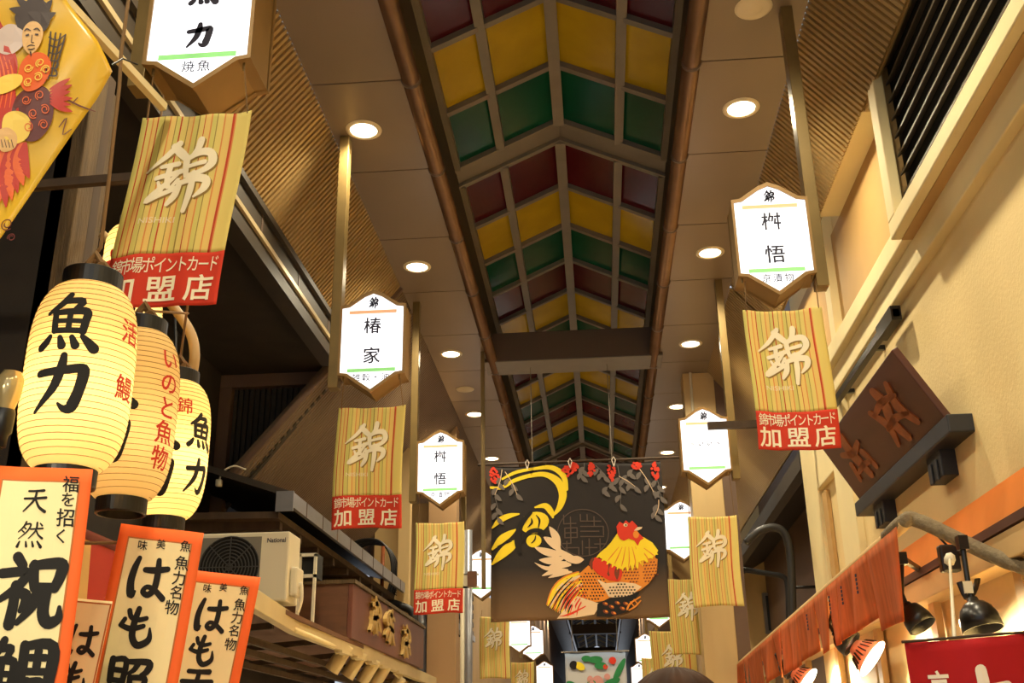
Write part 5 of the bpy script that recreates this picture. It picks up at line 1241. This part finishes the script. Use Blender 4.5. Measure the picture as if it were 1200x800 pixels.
mb = MB(); c0 = at_y(1113, 655, 4.6); c1 = nsf(.36, -.01); P = [c0, c1]; mb.tube(P, .006, 6); mb.lathe([(0, -.03), (.02, -.02), (.024, 0), (.018, .02), (0, .03)], c0, (.3, 0, 1), 10); mb.build('white_cord', M['acwhite'], t, smooth=True)
# ================================================================== pipes beyond the cream building
mb = MB(); P = smooth_path([at_y(u, v, 9.37) for u, v in ((874, 636), (890, 622), (908, 618), (920, 626), (926, 650), (928, 690), (929, 742))], 5); mb.tube(P, .035, 10); e_ = P[-1]; mb.box(e_[0] - .02, e_[0] + .02, YE + .11, e_[1], e_[2], e_[2] + .03); mb.build('drain_pipe', M['pole_black'], smooth=True, label='black pipe arching beside the cream building corner', category='pipe')
mb = MB(); P = smooth_path([at_y(u, v, 12.0) for u, v in ((870, 667), (900, 672), (918, 676), (923, 690), (924, 740))], 5); mb.tube(P, .03, 10); e_ = P[-6]; mb.box(e_[0], 2.62, e_[1] - .02, e_[1] + .02, e_[2], e_[2] + .03); mb.build('drain_pipe', M['pole_black'], smooth=True, label='black pipe running level then down, below the arched one', category='pipe')
mb = MB(); P = [at_x(946, 640, 1.9), at_x(946, 690, 1.9)]; mb.tube([(1.93, 8.72, 3.6), (1.93, 8.72, 2.9), (1.9, 8.7, 2.86)], .03, 10); mb.build('drain_pipe', M['creamcol'], smooth=True, label='short cream pipe in the recess of the building corner', category='pipe')
mb = MB(); P = [at_y(u, v, 11.585) for u, v in ((808, 425), (811, 470), (815, 510))]; mb.tube(smooth_path(P), .016, 8); mb.build('conduit', M['acwhite'], smooth=True, label='thin pale conduit beside the cream column top', category='pipe')

# ================================================================== passer-by (top of the head in view)
hp = at_y(795, 776, 1.72); top = hp.z; hx, hy = hp.x, hp.y + .10
t = thing('person', (hx, hy, 0), 'person with brown hair walking ahead, only the top of the head in view', 'person')
k = top / 1.74
def skin_mesh(name, joints, edges, m, parent):
    me = bpy.data.meshes.new(name); me.from_pydata([(hx + j[0] * k, hy + j[1] * k, j[2] * k) for j in joints], edges, [])
    me = me; o = bpy.data.objects.new(name, me); C.objects.link(o); 
    sm = o.modifiers.new('skin', 'SKIN'); 
    if not me.skin_vertices: 
        bm = bmesh.new(); bm.from_mesh(me); bm.verts.layers.skin.verify(); bm.to_mesh(me); bm.free()
    for i, j in enumerate(joints):
        me.skin_vertices[0].data[i].radius = (j[3] * k, (j[4] if len(j) > 4 else j[3]) * k); me.skin_vertices[0].data[i].use_root = (i == 0)
    s = o.modifiers.new('sub', 'SUBSURF'); s.levels = 2; s.render_levels = 2
    bpy.context.view_layer.update(); dg = bpy.context.evaluated_depsgraph_get()
    m2 = bpy.data.meshes.new_from_object(o.evaluated_get(dg)); bpy.data.objects.remove(o)
    m2.materials.clear(); m2.materials.append(M[m])
    m2.transform(Matrix.Translation(-ORG[parent.name])); m2.polygons.foreach_set('use_smooth', [True] * len(m2.polygons))
    o2 = bpy.data.objects.new(name, m2); C.objects.link(o2); o2.parent = parent; ORG[o2.name] = ORG[parent.name].copy(); return o2
J = [(0, 0, .95, .15, .11), (0, 0, 1.15, .14, .10), (0, .0, 1.34, .16, .11), (0, .0, 1.44, .075, .075), (0, .01, 1.52, .052, .055), (0, .02, 1.60, .07, .085), (0, .02, 1.665, .062, .08),
     (-.17, 0, 1.40, .055), (-.22, .0, 1.16, .046), (-.23, .06, .93, .036), (-.235, .09, .84, .04, .02), (.17, 0, 1.40, .055), (.22, 0, 1.16, .046), (.23, .06, .93, .036), (.235, .09, .84, .04, .02),
     (-.09, 0, .86, .095), (-.10, .05, .48, .062), (-.10, -.02, .09, .042), (-.10, .10, .035, .04, .03), (.09, 0, .86, .095), (.10, .0, .48, .062), (.10, -.12, .10, .042), (.10, .0, .035, .04, .03)]
Ed = [(0, 1), (1, 2), (2, 3), (3, 4), (4, 5), (5, 6), (2, 7), (7, 8), (8, 9), (9, 10), (2, 11), (11, 12), (12, 13), (13, 14), (0, 15), (15, 16), (16, 17), (17, 18), (0, 19), (19, 20), (20, 21), (21, 22)]
body = skin_mesh('body', J, Ed, 'skin', t)
# fingers
for sx in (-1, 1):
    for f_ in range(5):
        dx = (-.026 + .017 * f_) if f_ < 4 else -.03 * 1; l = (.07, .08, .075, .06, .05)[f_]
        b0 = Vector((hx + sx * .235 * k, hy + (.09 + (dx if f_ < 4 else .035)) * k, (.81 if f_ < 4 else .84) * k))
        mb = MB(); mb.tube([b0 + Vector((0, 0, .03)), b0 + Vector((-sx * .004, .004, -l * .4)), b0 + Vector((-sx * .012, .010, -l * .75)), b0 + Vector((-sx * .024, .014, -l))], [.010, .009, .008, .006], 8); mb.build('thumb' if f_ == 4 else 'finger', M['skin'], t, smooth=True)
# clothing: jacket and trousers as shells round the body
def shell(name, prof, m, seg=28):
    mb = MB(); vs = []
    for (cx, cy, z, rx, ry) in prof: vs += [(hx + (cx + rx * math.cos(2 * PI * i / seg)) * k, hy + (cy + ry * math.sin(2 * PI * i / seg)) * k, z * k) for i in range(seg)]
    n = len(prof); mb.add(vs, [(a_ * seg + i, a_ * seg + (i + 1) % seg, (a_ + 1) * seg + (i + 1) % seg, (a_ + 1) * seg + i) for a_ in range(n - 1) for i in range(seg)]); return mb.build(name, M[m], t, smooth=True)
shell('jacket', [(0, 0, .78, .20, .15), (0, 0, .95, .19, .145), (0, 0, 1.15, .185, .14), (0, 0, 1.32, .215, .14), (0, 0, 1.41, .20, .12), (0, 0, 1.46, .12, .09), (0, .0, 1.50, .075, .075)], 'jacket')
for sx in (-1, 1):
    mb = MB(); mb.tube([(hx + sx * .17 * k, hy, 1.41 * k), (hx + sx * .20 * k, hy, 1.30 * k), (hx + sx * .225 * k, hy, 1.15 * k), (hx + sx * .235 * k, hy + .06 * k, .92 * k)], [.07 * k, .07 * k, .062 * k, .05 * k], 16); mb.build('sleeve', M['jacket'], t, smooth=True)
    s2 = .05 if sx < 0 else 0.0; e2 = -.02 if sx < 0 else -.12
    mb = MB(); mb.tube([(hx + sx * .09 * k, hy, .90 * k), (hx + sx * .095 * k, hy + .02 * k, .7 * k), (hx + sx * .10 * k, hy + s2 * k, .48 * k), (hx + sx * .10 * k, hy + e2 * k, .10 * k)], [.115 * k, .10 * k, .078 * k, .065 * k], 16); mb.build('trouser_leg', M['ink'], t, smooth=True)
# hair: cap of strands round the skull
mb = MB(); vs = []; seg, rings = 64, 22
rng = random.Random(5)
jit = [rng.random() for _ in range(seg)]
for j in range(rings + 1):
    ph = (j / rings) * 2.05
    for i in range(seg):
        th = 2 * PI * i / seg; front = math.sin(th) > .25
        p_ = min(ph, 1.25) if front else ph
        rr = 1 + .016 * math.sin(17 * th + 3 * jit[i]) * math.sin(p_) + .012 * jit[i]
        rad = math.sin(min(p_, PI / 2)) if p_ < PI / 2 else 1 - .12 * (p_ - PI / 2)
        z = math.cos(p_) if p_ < PI / 2 else -(p_ - PI / 2) * 1.5
        vs.append((hx + .098 * rr * rad * math.cos(th) * k, hy + (.015 + .112 * rr * rad * math.sin(th)) * k, top - .115 * k + .115 * z * rr * k))
mb.add(vs, [(a_ * seg + i, a_ * seg + (i + 1) % seg, (a_ + 1) * seg + (i + 1) % seg, (a_ + 1) * seg + i) for a_ in range(rings) for i in range(seg)]); mb.build('hair', M['hair'], t, smooth=True)
# face on the far side, ears
mb = MB(); fy = hy + .105 * k
mb.lathe([(0, .03), (.008, .028), (.014, .012), (.012, 0)], (hx, fy - .01, (1.585) * k), (0, 1, -.3), 12); mb.build('nose', M['skin'], t, smooth=True)
for sx in (-1, 1):
    MB().lathe([(0, .012), (.016, .01), (.026, .004), (.028, 0), (0, -.004)], (hx + sx * .08 * k, hy + .01, 1.60 * k), (sx, -.2, 0), 14).build('ear', M['skin'], t, smooth=True)
    MB().lathe([(0, .006), (.007, .004), (.010, 0)], (hx + sx * .03 * k, fy - .012, 1.62 * k), (0, 1, 0), 12).build('eye', M['ink'], t, smooth=True)
mb = MB(); mb.tube([(hx - .022, fy - .016, 1.545 * k), (hx, fy - .008, 1.542 * k), (hx + .022, fy - .016, 1.545 * k)], [.003, .006, .003], 8); mb.build('mouth', M['redink'], t, smooth=True)
mb = MB()
for sx in (-1, 1):
    for s_, yy in ((sx, .10 if sx < 0 else .0),):
        mb = MB(); mb.hexa([(hx + sx * .10 * k - .045, hy + (yy - .20) * k, 0), (hx + sx * .10 * k + .045, hy + (yy - .20) * k, 0), (hx + sx * .10 * k + .045, hy + (yy + .07) * k, 0), (hx + sx * .10 * k - .045, hy + (yy + .07) * k, 0),
                            (hx + sx * .10 * k - .04, hy + (yy - .19) * k, .10), (hx + sx * .10 * k + .04, hy + (yy - .19) * k, .10), (hx + sx * .10 * k + .04, hy + (yy + .06) * k, .05), (hx + sx * .10 * k - .04, hy + (yy + .06) * k, .05)]); mb.build('shoe', M['black'], t, bevel=.012)
